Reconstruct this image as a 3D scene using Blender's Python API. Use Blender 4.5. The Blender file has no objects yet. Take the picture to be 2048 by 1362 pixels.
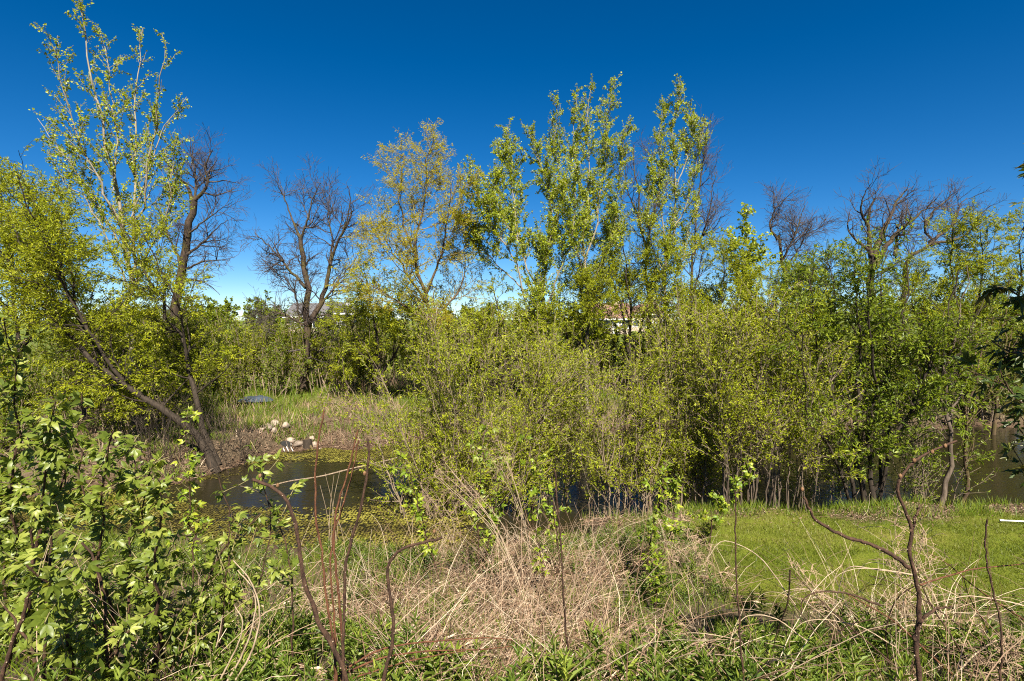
import bpy, math
import numpy as np
from mathutils import Vector, Matrix

R_ = math.radians
sc = bpy.context.scene
col = sc.collection

# ------------------------------------------------------------------ camera, sky, sun, exposure
F = 1138.0                      # focal length in photo pixels (20 mm on 36 mm)
CAMZ = 3.4
PITCH = R_(2.06)
cam_d = bpy.data.cameras.new("camera"); cam = bpy.data.objects.new("camera", cam_d); col.objects.link(cam)
cam_d.sensor_width = 36.0; cam_d.lens = 36.0 * F / 2048.0
cam_d.clip_start = 0.05; cam_d.clip_end = 6000
cam.location = (0, 0, CAMZ); cam.rotation_euler = (math.pi / 2 - PITCH, 0, 0)
sc.camera = cam

SUN_EL, SUN_AZ = R_(49), R_(12)     # azimuth of the point the sun comes from, measured from straight behind the camera (negative: left)
sun_from = Vector((math.sin(SUN_AZ) * math.cos(SUN_EL), -math.cos(SUN_AZ) * math.cos(SUN_EL), math.sin(SUN_EL)))
sun_d = bpy.data.lights.new("sun", 'SUN'); sun = bpy.data.objects.new("sun", sun_d); col.objects.link(sun)
sun_d.energy = 5.0; sun_d.angle = R_(0.53); sun_d.color = (1.0, 0.93, 0.79)
sun.rotation_euler = sun_from.to_track_quat('Z', 'Y').to_euler()
sun.location = (-10, -20, 40)

world = bpy.data.worlds.new("World"); sc.world = world; world.use_nodes = True
wn = world.node_tree.nodes; wl = world.node_tree.links
wn.clear()
sky = wn.new('ShaderNodeTexSky'); sky.sky_type = 'NISHITA'; sky.sun_disc = False
sky.sun_elevation = SUN_EL; sky.sun_rotation = math.atan2(sun_from.x, sun_from.y)
sky.altitude = 300; sky.air_density = 0.7; sky.dust_density = 0.0; sky.ozone_density = 4.0
gm = wn.new('ShaderNodeGamma'); gm.inputs[1].default_value = 1.05
hs = wn.new('ShaderNodeHueSaturation'); hs.inputs['Saturation'].default_value = 1.33; hs.inputs['Value'].default_value = 0.77
bg = wn.new('ShaderNodeBackground'); bg.inputs[1].default_value = 0.05
wo = wn.new('ShaderNodeOutputWorld')
wl.new(sky.outputs[0], gm.inputs[0]); wl.new(gm.outputs[0], hs.inputs['Color']); wl.new(hs.outputs[0], bg.inputs[0]); wl.new(bg.outputs[0], wo.inputs[0])

sc.view_settings.view_transform = 'Standard'; sc.view_settings.look = 'None'
sc.view_settings.gamma = 1.0; sc.view_settings.use_curve_mapping = False
sc.view_settings.exposure = 1.6
sc.cycles.max_bounces = 6; sc.cycles.diffuse_bounces = 3; sc.cycles.glossy_bounces = 2
sc.cycles.transmission_bounces = 4; sc.cycles.transparent_max_bounces = 8
sc.cycles.use_denoising = False; sc.cycles.filter_width = 1.1
sc.cycles.sample_clamp_indirect = 6; sc.cycles.sample_clamp_direct = 5

# ------------------------------------------------------------------ helpers
cp, sp = math.cos(PITCH), math.sin(PITCH)
def at(px, py, d):
    """the point at distance d in front of the camera that the photo shows at pixel (px, py)"""
    x = (px - 1024.0) / F; u = (681.0 - py) / F
    Y = cp + u * sp; Z = u * cp - sp
    return np.array((x * d / Y, d, CAMZ + Z * d / Y))

def nrm(v): return v / np.maximum(np.linalg.norm(v, axis=-1, keepdims=True), 1e-9)

def mesh_np(name, V, quads=None, tris=None, attrs=None, smooth=False):
    me = bpy.data.meshes.new(name)
    V = np.asarray(V, np.float32); nq = 0 if quads is None else len(quads); nt = 0 if tris is None else len(tris)
    me.vertices.add(len(V)); me.vertices.foreach_set("co", V.ravel())
    loops, starts, off = [], [], 0
    if nq: loops.append(np.asarray(quads, np.int32).ravel()); starts.append(np.arange(nq, dtype=np.int32) * 4); off = nq * 4
    if nt: loops.append(np.asarray(tris, np.int32).ravel()); starts.append(off + np.arange(nt, dtype=np.int32) * 3)
    L = np.concatenate(loops); S = np.concatenate(starts)
    me.loops.add(len(L)); me.loops.foreach_set("vertex_index", L)
    me.polygons.add(len(S)); me.polygons.foreach_set("loop_start", S)
    me.polygons.foreach_set("use_smooth", np.full(len(S), smooth, bool))
    for k, a in (attrs or {}).items():
        at_ = me.attributes.new(k, 'FLOAT', 'POINT'); at_.data.foreach_set("value", np.asarray(a, np.float32))
    me.update(calc_edges=True)
    return me

def obj(name, me, mat=None, parent=None, kind=None, loc=None):
    o = bpy.data.objects.new(name, me); col.objects.link(o)
    if mat is not None and me is not None and not me.materials: me.materials.append(mat)
    if parent is not None: o.parent = parent
    if kind: o["kind"] = kind
    if loc is not None: o.location = loc
    return o

def tag(o, label, cat, group=None):
    o["label"] = label; o["category"] = cat
    if group: o["group"] = group
    return o

def thing(name, label, cat, loc=(0, 0, 0), group=None):
    o = bpy.data.objects.new(name, None); col.objects.link(o); o.location = loc; o.empty_display_size = 0.2
    return tag(o, label, cat, group)

def dup(root, loc, rotz=0.0, scale=1.0, label=None, group=None):
    r = root.copy(); col.objects.link(r); r.location = loc; r.rotation_euler = (0, 0, rotz); r.scale = (scale,) * 3
    if label: r["label"] = label
    if group: r["group"] = group
    for ch in list(root.children):
        c = ch.copy(); col.objects.link(c); c.parent = r
        for g in ch.children:
            q = g.copy(); col.objects.link(q); q.parent = c
    return r

# ------------------------------------------------------------------ materials
def newmat(name):
    m = bpy.data.materials.new(name); m.use_nodes = True; n = m.node_tree.nodes; n.clear()
    out = n.new('ShaderNodeOutputMaterial'); return m, n, m.node_tree.links, out

def ramp(n, stops):
    r = n.new('ShaderNodeValToRGB'); e = r.color_ramp.elements
    while len(e) < len(stops): e.new(0.5)
    for el, (p, c) in zip(e, stops): el.position = p; el.color = (*c, 1)
    return r

def leaf_mat(name, dark, mid, light, trans=0.45, gloss=0.22, rough=0.45, per_object=False):
    m, n, l, out = newmat(name)
    if per_object:
        oi = n.new('ShaderNodeObjectInfo'); fac = oi.outputs['Random']
    else:
        a = n.new('ShaderNodeAttribute'); a.attribute_name = 'var'; fac = a.outputs['Fac']
    r = ramp(n, [(0.0, dark), (0.5, mid), (1.0, light)])
    if per_object:
        tc = n.new('ShaderNodeTexCoord'); nz = n.new('ShaderNodeTexNoise'); nz.inputs['Scale'].default_value = 22; nz.inputs['Detail'].default_value = 3
        l.new(tc.outputs['Object'], nz.inputs['Vector'])
        ad = n.new('ShaderNodeMath'); ad.operation = 'MULTIPLY_ADD'; ad.inputs[1].default_value = 0.9; l.new(nz.outputs['Fac'], ad.inputs[0])
        sb = n.new('ShaderNodeMath'); sb.operation = 'MULTIPLY_ADD'; sb.inputs[1].default_value = 0.9; sb.inputs[2].default_value = -0.4
        l.new(fac, sb.inputs[0]); l.new(sb.outputs[0], ad.inputs[2]); fac = ad.outputs[0]
    l.new(fac, r.inputs[0])
    p = n.new('ShaderNodeBsdfPrincipled'); p.inputs['Roughness'].default_value = rough; p.inputs['Specular IOR Level'].default_value = gloss
    l.new(r.outputs[0], p.inputs['Base Color'])
    t = n.new('ShaderNodeBsdfTranslucent')
    mx = n.new('ShaderNodeMixRGB'); mx.blend_type = 'MULTIPLY'; mx.inputs[0].default_value = 1.0; mx.inputs[2].default_value = (1.25, 1.15, 0.55, 1)
    l.new(r.outputs[0], mx.inputs[1]); l.new(mx.outputs[0], t.inputs[0])
    ms = n.new('ShaderNodeMixShader'); ms.inputs[0].default_value = trans
    l.new(p.outputs[0], ms.inputs[1]); l.new(t.outputs[0], ms.inputs[2]); l.new(ms.outputs[0], out.inputs[0])
    return m

def bark_mat(name, a, b, scale=14, stretch=0.22, bump=0.6, rough=0.85, moss=None):
    m, n, l, out = newmat(name)
    tc = n.new('ShaderNodeTexCoord'); mp = n.new('ShaderNodeMapping'); mp.inputs['Scale'].default_value = (1, 1, stretch)
    l.new(tc.outputs['Object'], mp.inputs[0])
    nz = n.new('ShaderNodeTexNoise'); nz.inputs['Scale'].default_value = scale; nz.inputs['Detail'].default_value = 5; nz.inputs['Roughness'].default_value = 0.65
    l.new(mp.outputs[0], nz.inputs['Vector'])
    r = ramp(n, [(0.3, a), (0.68, b)]); l.new(nz.outputs['Fac'], r.inputs[0]); c = r.outputs[0]
    if moss:
        n2 = n.new('ShaderNodeTexNoise'); n2.inputs['Scale'].default_value = 2.2; n2.inputs['Detail'].default_value = 4; l.new(tc.outputs['Object'], n2.inputs['Vector'])
        r2 = ramp(n, [(0.45, (0, 0, 0)), (0.62, (0.8, 0.8, 0.8))]); l.new(n2.outputs['Fac'], r2.inputs[0])
        mx = n.new('ShaderNodeMixRGB'); mx.inputs[2].default_value = (*moss, 1); l.new(r2.outputs[0], mx.inputs[0]); l.new(c, mx.inputs[1]); c = mx.outputs[0]
    p = n.new('ShaderNodeBsdfPrincipled'); p.inputs['Roughness'].default_value = rough; p.inputs['Specular IOR Level'].default_value = 0.25
    l.new(c, p.inputs['Base Color'])
    bp = n.new('ShaderNodeBump'); bp.inputs['Strength'].default_value = bump; bp.inputs['Distance'].default_value = 0.02
    l.new(nz.outputs['Fac'], bp.inputs['Height']); l.new(bp.outputs[0], p.inputs['Normal']); l.new(p.outputs[0], out.inputs[0])
    return m

def var_mat(name, stops, rough=0.85, spec=0.2, trans=0.0):
    """plain matte material whose colour varies with the point attribute var"""
    m, n, l, out = newmat(name)
    a = n.new('ShaderNodeAttribute'); a.attribute_name = 'var'
    r = ramp(n, stops); l.new(a.outputs['Fac'], r.inputs[0])
    p = n.new('ShaderNodeBsdfPrincipled'); p.inputs['Roughness'].default_value = rough; p.inputs['Specular IOR Level'].default_value = spec
    l.new(r.outputs[0], p.inputs['Base Color'])
    if trans:
        t = n.new('ShaderNodeBsdfTranslucent'); l.new(r.outputs[0], t.inputs[0]); ms = n.new('ShaderNodeMixShader'); ms.inputs[0].default_value = trans
        l.new(p.outputs[0], ms.inputs[1]); l.new(t.outputs[0], ms.inputs[2]); l.new(ms.outputs[0], out.inputs[0])
    else: l.new(p.outputs[0], out.inputs[0])
    return m

def noise_mat(name, a, b, scale=8, rough=0.8, spec=0.3, bump=0.3, dist=0.02, metallic=0.0):
    m, n, l, out = newmat(name)
    tc = n.new('ShaderNodeTexCoord'); nz = n.new('ShaderNodeTexNoise'); nz.inputs['Scale'].default_value = scale; nz.inputs['Detail'].default_value = 6
    l.new(tc.outputs['Object'], nz.inputs['Vector'])
    r = ramp(n, [(0.32, a), (0.68, b)]); l.new(nz.outputs['Fac'], r.inputs[0])
    p = n.new('ShaderNodeBsdfPrincipled'); p.inputs['Roughness'].default_value = rough; p.inputs['Specular IOR Level'].default_value = spec; p.inputs['Metallic'].default_value = metallic
    l.new(r.outputs[0], p.inputs['Base Color'])
    if bump:
        bp = n.new('ShaderNodeBump'); bp.inputs['Strength'].default_value = bump; bp.inputs['Distance'].default_value = dist
        l.new(nz.outputs['Fac'], bp.inputs['Height']); l.new(bp.outputs[0], p.inputs['Normal'])
    l.new(p.outputs[0], out.inputs[0]); return m

M = {}
M['poplar_leaf'] = leaf_mat('poplar_leaf', (0.129, 0.173, 0.0072), (0.257, 0.315, 0.0144), (0.455, 0.483, 0.036), 0.48, 0.35, 0.42)
M['willow_leaf'] = leaf_mat('willow_leaf', (0.164, 0.195, 0.0081), (0.287, 0.325, 0.0153), (0.446, 0.452, 0.0315), 0.50)
M['gold_leaf'] = leaf_mat('gold_leaf', (0.25, 0.235, 0.010), (0.40, 0.37, 0.018), (0.52, 0.45, 0.03), 0.50)
M['shrub_leaf'] = leaf_mat('shrub_leaf', (0.164, 0.2, 0.009), (0.297, 0.342, 0.018), (0.475, 0.494, 0.045), 0.50)
M['green_leaf'] = leaf_mat('green_leaf', (0.0811, 0.122, 0.0072), (0.158, 0.211, 0.0135), (0.296, 0.35, 0.036), 0.50, 0.3, 0.45)
M['olive_leaf'] = leaf_mat('olive_leaf', (0.0811, 0.103, 0.0054), (0.158, 0.185, 0.0099), (0.267, 0.278, 0.018), 0.50)
M['conifer_leaf'] = leaf_mat('round_tree_leaf', (0.0637, 0.093, 0.00526), (0.12, 0.157, 0.0079), (0.207, 0.229, 0.0132), 0.25)
M['elder_leaf'] = leaf_mat('elder_leaf', (0.075, 0.108, 0.012), (0.155, 0.200, 0.024), (0.33, 0.355, 0.075), 0.44, 0.4, 0.42, per_object=True)
M['elder_small'] = leaf_mat('elder_small', (0.075, 0.108, 0.012), (0.155, 0.200, 0.024), (0.31, 0.335, 0.065), 0.44, 0.4, 0.42)
M['sapling_leaf'] = leaf_mat('sapling_leaf', (0.099, 0.16, 0.009), (0.189, 0.263, 0.0162), (0.342, 0.371, 0.0315), 0.42, 0.4, 0.42, per_object=True)
M['maple_leaf'] = leaf_mat('maple_leaf', (0.030, 0.055, 0.008), (0.055, 0.085, 0.010), (0.12, 0.10, 0.020), 0.28, 0.4, 0.42, per_object=True)
M['bronze_leaf'] = leaf_mat('bronze_leaf', (0.10, 0.035, 0.010), (0.17, 0.06, 0.015), (0.26, 0.12, 0.03), 0.35, 0.4, 0.42, per_object=True)
M['cover_leaf'] = leaf_mat('cover_leaf', (0.05, 0.09, 0.012), (0.12, 0.175, 0.022), (0.27, 0.31, 0.045), 0.38, 0.3, 0.45)
M['grass'] = leaf_mat('grass', (0.0551, 0.0773, 0.00672), (0.0927, 0.116, 0.0101), (0.186, 0.181, 0.0403), 0.30, 0.25, 0.5)
M['reed_grass'] = leaf_mat('reed_grass', (0.054, 0.09, 0.0072), (0.108, 0.16, 0.0108), (0.24, 0.23, 0.027), 0.30, 0.25, 0.5)
M['straw'] = var_mat('straw', [(0.0, (0.085, 0.048, 0.028)), (0.35, (0.24, 0.15, 0.095)), (0.7, (0.37, 0.265, 0.18)), (1.0, (0.58, 0.47, 0.345))], trans=0.15)
M['litter'] = var_mat('litter', [(0.0, (0.0792, 0.0436, 0.0253)), (0.5, (0.19, 0.123, 0.0792)), (1.0, (0.332, 0.253, 0.183))], trans=0.1)
M['duckweed'] = var_mat('duckweed', [(0.0, (0.040, 0.032, 0.009)), (0.45, (0.095, 0.080, 0.014)), (1.0, (0.19, 0.175, 0.030))], rough=0.6)
M['poplar_bark'] = bark_mat('poplar_bark', (0.101, 0.084, 0.0588), (0.286, 0.244, 0.176), 9, 0.5)
M['dark_shaded_bark'] = bark_mat('dark_shaded_bark', (0.0108, 0.0078, 0.0054), (0.045, 0.0324, 0.0222), 16)  # dark bark, lowered further so the leaning willow's shade is in the colour
M['brown_bark'] = bark_mat('brown_bark', (0.022, 0.014, 0.009), (0.125, 0.080, 0.050), 12, moss=(0.075, 0.062, 0.014))
M['grey_bark'] = bark_mat('grey_bark', (0.036, 0.0259, 0.0187), (0.144, 0.108, 0.0792), 18)
M['stem_bark'] = bark_mat('stem_bark', (0.075, 0.055, 0.036), (0.26, 0.195, 0.135), 20)
M['gold_twig'] = bark_mat('gold_twig', (0.09, 0.065, 0.02), (0.22, 0.165, 0.055), 12, bump=0)
M['bare_bark'] = bark_mat('bare_bark', (0.012, 0.009, 0.007), (0.075, 0.050, 0.034), 10, moss=(0.06, 0.048, 0.012))
M['twig'] = bark_mat('twig', (0.034, 0.027, 0.026), (0.085, 0.068, 0.064), 12, bump=0)
M['grey_twig'] = bark_mat('grey_twig', (0.0926, 0.0678, 0.0464), (0.235, 0.178, 0.128), 12, bump=0)
M['cane'] = bark_mat('cane', (0.018, 0.009, 0.006), (0.081, 0.0432, 0.0252), 45, 0.5, 0.8)
M['red_cane'] = bark_mat('red_cane', (0.0396, 0.013, 0.0072), (0.144, 0.0612, 0.0288), 45, 0.5, 0.6)
M['green_stem'] = bark_mat('green_stem', (0.09, 0.085, 0.03), (0.24, 0.20, 0.09), 30, bump=0.1)
M['dead_stem'] = bark_mat('dead_stem', (0.185, 0.126, 0.0756), (0.386, 0.302, 0.21), 30, bump=0.1)
M['bud'] = noise_mat('bud', (0.096, 0.045, 0.018), (0.192, 0.108, 0.051), 60, bump=0.2)
M['scar'] = noise_mat('leaf_scar', (0.16, 0.11, 0.07), (0.34, 0.26, 0.18), 60, bump=0)

# ------------------------------------------------------------------ growth
def spline(pts, n):
    """Catmull-Rom through pts, n samples"""
    P = np.asarray(pts, float); m = len(P)
    if m == 2:
        t = np.linspace(0, 1, n)[:, None]; return P[0] * (1 - t) + P[1] * t
    Q = np.vstack([2 * P[0] - P[1], P, 2 * P[-1] - P[-2]])
    seg = np.linalg.norm(np.diff(P, axis=0), axis=1); cum = np.concatenate([[0], np.cumsum(seg)])
    out = []
    for s in np.linspace(0, cum[-1] - 1e-9, n):
        i = min(np.searchsorted(cum, s, side='right') - 1, m - 2); t = (s - cum[i]) / max(seg[i], 1e-9)
        a, b, c, d = Q[i], Q[i + 1], Q[i + 2], Q[i + 3]
        out.append(0.5 * ((2 * b) + (-a + c) * t + (2 * a - 5 * b + 4 * c - d) * t * t + (-a + 3 * b - 3 * c + d) * t ** 3))
    return np.array(out)

def tangents(P): return nrm(np.gradient(P, axis=1))

def frames(P):
    T = tangents(P); mean = np.abs(T.mean(axis=1)); ref = np.eye(3)[np.argmin(mean, axis=1)]
    U = nrm(np.cross(T, ref[:, None, :])); V = np.cross(T, U)
    return T, U, V

def tubes(P, R, k):
    """P (B,N,3), R (B,N) -> verts, quads"""
    B, N = R.shape; T, U, V = frames(P)
    a = np.arange(k) * 2 * math.pi / k
    ring = (U[:, :, None, :] * np.cos(a)[None, None, :, None] + V[:, :, None, :] * np.sin(a)[None, None, :, None]) * R[:, :, None, None] + P[:, :, None, :]
    i = np.arange(N - 1)[:, None] * k; j = np.arange(k)[None, :]; jn = (j + 1) % k
    q = np.stack([i + j, i + jn, i + k + jn, i + k + j], -1).reshape(-1, 4)
    Q = (q[None] + (np.arange(B) * N * k)[:, None, None]).reshape(-1, 4)
    return ring.reshape(-1, 3), Q

def sample(P, R, idx, t):
    B, N, _ = P.shape; f = np.clip(t, 0, 1) * (N - 1); i = np.minimum(f.astype(int), N - 2); w = (f - i)
    p = P[idx, i] * (1 - w)[:, None] + P[idx, i + 1] * w[:, None]
    r = R[idx, i] * (1 - w) + R[idx, i + 1] * w
    tg = nrm(P[idx, i + 1] - P[idx, i])
    return p, r, tg

def perp(rng, T):
    v = rng.normal(size=T.shape); v -= (v * T).sum(-1, keepdims=True) * T
    return nrm(v)

def plen(P): return np.linalg.norm(np.diff(P, axis=1), axis=2).sum(1)

def shoot(rng, pos, d, length, N, wig, up, r0, r1):
    pts = [pos]; d = nrm(d); upv = np.array((0, 0, 1.0))
    for i in range(N - 1):
        d = nrm(d + rng.normal(size=d.shape) * wig + upv * up)
        pos = pos + d * (length / (N - 1))[:, None]; pts.append(pos)
    P = np.stack(pts, 1); w = np.linspace(0, 1, N)[None]
    return P, r0[:, None] * (1 - w) + r1 * w

def children(rng, P, R, s):
    """one level of branches out of the branches P, R.  s: per_m, t, ang, len, fall, lsd, rr, rmin, N, wig, up"""
    L = plen(P); n = rng.poisson(np.maximum(s['per_m'] * L, s.get('least', 0.6)))
    idx = np.repeat(np.arange(len(P)), n); m = len(idx)
    t = rng.uniform(*s['t'], m) ** s.get('tpow', 1.0)
    p, r, T = sample(P, R, idx, t)
    a = np.radians(rng.normal(*s['ang'], m)); d = T * np.cos(a)[:, None] + perp(rng, T) * np.sin(a)[:, None]
    if 'flat' in s: d[:, 2] *= s['flat']
    if 'wind' in s: d = d + np.array(s['wind'])
    ln = s['len'] * (1 - s.get('fall', 0.5) * t) * rng.uniform(1 - s.get('lsd', 0.4), 1 + s.get('lsd', 0.4), m)
    if s.get('rel'): ln = ln * (L[idx] / L.mean())
    ln = np.maximum(ln, 0.03)
    r0 = np.maximum(np.minimum(r * s.get('rr', 0.6), ln * s.get('thick', 0.02)), s['rmin'])
    return shoot(rng, p, d, ln, s['N'], s.get('wig', 0.12), s.get('up', 0.05), r0, s['rmin'])

TEMPL = {
    'rhomb': (np.array([(0, 0, 0), (.42, .5, .10), (1, 0, -.06), (.42, -.5, .10)]), None, np.array([(0, 1, 2), (0, 2, 3)])),
    'lance': (np.array([(0, 0, 0), (.3, .5, .07), (.68, .38, .03), (1, 0, -.14), (.68, -.38, .03), (.3, -.5, .07)]), np.array([(0, 1, 2, 3), (0, 3, 4, 5)]), None),
    'blade': (np.array([(0, -.5, 0), (0, .5, 0), (.55, .32, .04), (.55, -.32, .04), (1, 0, -.04)]), None, np.array([(0, 1, 2), (0, 2, 3), (3, 2, 4)])),
    'tri': (np.array([(0, -.5, 0), (0, .5, 0), (1, 0, .05)]), None, np.array([(0, 1, 2)])),
    'hex': (np.array([(math.cos(a) * .5, math.sin(a) * .5, 0) for a in np.arange(6) * math.pi / 3]), np.array([(0, 1, 2, 3), (0, 3, 4, 5)]), None),
}
def leaves(pos, axis, normal, L, W, var, shape='rhomb'):
    V, q, t = TEMPL[shape]; n = len(pos)
    axis = nrm(axis); side = nrm(np.cross(normal, axis)); nn = np.cross(axis, side)
    X = pos[:, None] + axis[:, None] * (V[None, :, :1] * L[:, None, None]) + side[:, None] * (V[None, :, 1:2] * W[:, None, None]) + nn[:, None] * (V[None, :, 2:] * L[:, None, None])
    off = (np.arange(n) * len(V))[:, None, None]
    return X.reshape(-1, 3), None if q is None else (q[None] + off).reshape(-1, 4), None if t is None else (t[None] + off).reshape(-1, 3), np.repeat(var, len(V))

def leaf_sites(rng, P, R, s):
    L = plen(P); n = rng.poisson(s['per_m'] * L + s.get('least', 0)); idx = np.repeat(np.arange(len(P)), n); m = len(idx)
    t = rng.uniform(*s.get('t', (0.1, 1.0)), m); p, r, T = sample(P, R, idx, t)
    a = np.radians(rng.normal(s.get('ang', 50), 18, m)); ax = T * np.cos(a)[:, None] + perp(rng, T) * np.sin(a)[:, None]
    ax[:, 2] -= s.get('droop', 0.25)
    if 'wind' in s: ax = ax + np.array(s['wind'])
    ax = nrm(ax)
    nz = rng.normal(size=(m, 3)) * s.get('nrand', 0.7); nz[:, 2] += s.get('nup', 0.8); nz[:, 1] -= s.get('nfront', 0.0)
    sz = s['size'] * rng.uniform(0.55, 1.3, m); bv = rng.normal(0, 0.16, len(P))[idx]
    var = np.clip(rng.normal(0.45, 0.2, m) + bv, 0, 1)
    jit = rng.normal(size=(m, 3)) * s.get('jit', 0.0)
    return p + ax * 0.01 + jit, ax, nz, sz, sz * s.get('aspect', 0.8), var

def merge(parts):
    Vs, Qs, Ts, As, o = [], [], [], [], 0
    for V, q, t, a in parts:
        Vs.append(V); As.append(a)
        if q is not None: Qs.append(q + o)
        if t is not None: Ts.append(t + o)
        o += len(V)
    return np.vstack(Vs), (np.vstack(Qs) if Qs else None), (np.vstack(Ts) if Ts else None), np.concatenate(As)

SIDES = {0: 9, 1: 5, 2: 4, 3: 3, 4: 3}
def build_plant(name, label, cat, limbs, levels, leaf=None, mats=None, seed=1, group=None, base=None, trunk_name='trunk', twig_name='branches', crown_name='crown', keep=None, rscale=1.0, snap=True):
    """limbs: list of (points, r0, r1) in world space; first point of the first limb is the base. levels: list of children() specs.
    leaf: spec (+ 'on': which levels, 'shape')."""
    rng = np.random.default_rng(seed)
    base_given = base
    root = thing(name, label, cat, (0, 0, 0), group)
    N0 = 16; PL, RL = [], []
    fixed = []
    for p_, a_, b_ in limbs:
        p_ = [np.array(v, float) for v in p_]; g0_ = hz(p_[0][0], p_[0][1])
        if snap and (len(fixed) == 0 or p_[0][2] < g0_ + 0.35): p_[0][2] = g0_ - 0.06
        fixed.append((p_, a_, b_))
    limbs = fixed; base = np.asarray(limbs[0][0][0] if base_given is None else base_given, float); root.location = base
    limbs = [(p_, a_ * rscale, min(b_, a_ * rscale * 0.6)) for p_, a_, b_ in limbs]
    for pts, r0, r1 in limbs:
        P = spline(pts, N0); ln = np.linalg.norm(P[-1] - P[0])
        j = rng.normal(size=(N0, 3)) * ln * 0.006; j[0] = 0; P = P + j
        w = np.linspace(0, 1, N0); Rr = (r0 - r1) * (1 - w) ** 1.25 + r1
        if len(PL) == 0 or r0 > 0.04: Rr[0] *= 1.25
        PL.append(P); RL.append(Rr)
    P0, R0 = np.stack(PL) - base, np.stack(RL)
    for i in range(len(P0)):
        V, Q = tubes(P0[i:i + 1], R0[i:i + 1], SIDES[0] if R0[i, 0] > 0.02 else 6)
        obj(trunk_name if i == 0 or limbs[i][1] >= limbs[0][1] * 0.7 else 'limb', mesh_np('trunk', V, Q, smooth=True), mats[0], root)
    allP = [(P0, R0)]; parts = []
    for li, s in enumerate(levels):
        src = s.get('from', li)
        srcs = src if isinstance(src, (list, tuple)) else [src]
        got = []
        for q in srcs:
            PP, RR = allP[q]; c = children(rng, PP, RR, s)
            if keep is not None:
                k = keep(c[0][:, -1] + base); c = (c[0][k], c[1][k])
            got.append(c)
        P = np.concatenate([g[0] for g in got]); Rr = np.concatenate([g[1] for g in got])
        allP.append((P, Rr))
        V, Q = tubes(P, Rr, s.get('k', SIDES[min(li + 1, 4)])); parts.append((V, Q, None, np.zeros(len(V))))
    if parts:
        V, Q, T, A = merge(parts)
        obj(twig_name, mesh_np('branches', V, Q, smooth=True), mats[1], root, 'stuff')
    if leaf and leaf['per_m'] > 0:
        lp = []
        for q in leaf['on']:
            pos, ax, nz, L, W, var = leaf_sites(rng, *allP[q], leaf)
            lp.append(leaves(pos, ax, nz, L, W, var, leaf.get('shape', 'rhomb')))
        V, Q, T, A = merge(lp)
        obj(crown_name, mesh_np('crown', V, Q, T, {'var': A}), mats[2], root, 'stuff')
    return root, allP, base

def pix(poly, d, spread=0.0, d1=None):
    n = len(poly)
    return [at(x, y, (d if d1 is None else d + (d1 - d) * i / (n - 1)) + spread * i / (n - 1)) for i, (x, y) in enumerate(poly)]

# ------------------------------------------------------------------ ground
def interp(x, pts): return np.interp(x, [p[0] for p in pts], [p[1] for p in pts])
WATER = -0.55
def pond_sd(X, Y):
    near = interp(X, [(-12, 11.2), (-6, 10.2), (-3, 9.7), (0, 9.9), (2, 10.6), (5, 10.9), (9, 11.2), (14, 11.6), (40, 14)])
    far = interp(X, [(-12, 12.6), (-9.2, 13.2), (-8.0, 13.9), (-7.4, 15.4), (-6.9, 16.8), (-6.3, 17.0), (-4.2, 17.6), (-2, 19.0), (2, 20.0), (20, 21), (40, 22)])
    wob = 0.22 * np.sin(X * 1.9 + 0.6) + 0.13 * np.sin(X * 4.3 + 1.0)
    return np.minimum(np.minimum(Y - near - wob * 0.6, far + wob - Y), X + 11.5)
def sstep(x): x = np.clip(x, 0, 1); return x * x * (3 - 2 * x)
def height(X, Y):
    X = np.asarray(X, float); Y = np.asarray(Y, float)
    land = interp(Y, [(-30, 2.0), (0, 1.85), (2, 1.6), (3.4, 1.10), (4.6, 0.62), (5.8, 0.22), (6.8, 0.03), (8, 0.0), (14, 0), (20, 0.05), (25, 0.40), (40, 0.6), (100, 1.2), (300, 1.4)])
    land = land + 0.05 * np.sin(X * 1.3 + Y * 0.7) * np.clip((Y - 12) / 5, 0, 1) + 0.03 * np.sin(X * 2.7 - Y * 1.9) * np.clip((7 - Y) / 3, 0, 1)
    sd = pond_sd(X, Y)
    wide = np.where(Y < 12, np.where(X > 1.2, 0.9, 2.6), 2.2)
    out = WATER + (land - WATER) * sstep(-sd / wide) + 0.02
    inn = WATER - np.minimum(sd, 2.0) * 0.5
    return np.where(sd > 0, inn + 0.02, out)
def hz(x, y): return float(height(np.array([x]), np.array([y]))[0])

def axis_vals(lo, fine_lo, fine_hi, hi, step, g=1.22):
    a = list(np.arange(fine_lo, fine_hi + 1e-6, step)); s = step; v = fine_lo; left = []
    while v > lo: s *= g; v -= s; left.append(v)
    s = step; v = fine_hi; right = []
    while v < hi: s *= g; v += s; right.append(v)
    return np.array(left[::-1] + a + right)
xs = axis_vals(-2500, -15, 15, 2500, 0.2); ys = axis_vals(-200, 1, 26, 3500, 0.18)
GX, GY = np.meshgrid(xs, ys); GZ = height(GX, GY)
fine = (np.abs(GX) < 25) & (GY < 45)
grng = np.random.default_rng(3)
GZ = GZ + np.where(fine, grng.normal(0, 0.012, GX.shape), 0)
nx, ny = len(xs), len(ys)
idx = np.arange(nx * ny).reshape(ny, nx)
quads = np.stack([idx[:-1, :-1], idx[:-1, 1:], idx[1:, 1:], idx[1:, :-1]], -1).reshape(-1, 4)
def lawn_mask(X, Y):
    e = 0.35 * np.sin(X * 1.7) + 0.2 * np.sin(X * 3.9 + 1)
    return sstep((X - 2.2 - 0.6 * (Y - 8) * -0.3 + 0.3 * np.sin(Y * 2.1)) / 0.9) * sstep((Y - 5.9 - e * 0.4) / 0.7) * sstep((9.95 + e * 0.7 - Y) / 0.5)
sdg = pond_sd(GX, GY)
mud = sstep((0.9 + sdg) / 0.9)
gm_, gn, gl, gout = newmat('ground')
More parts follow.
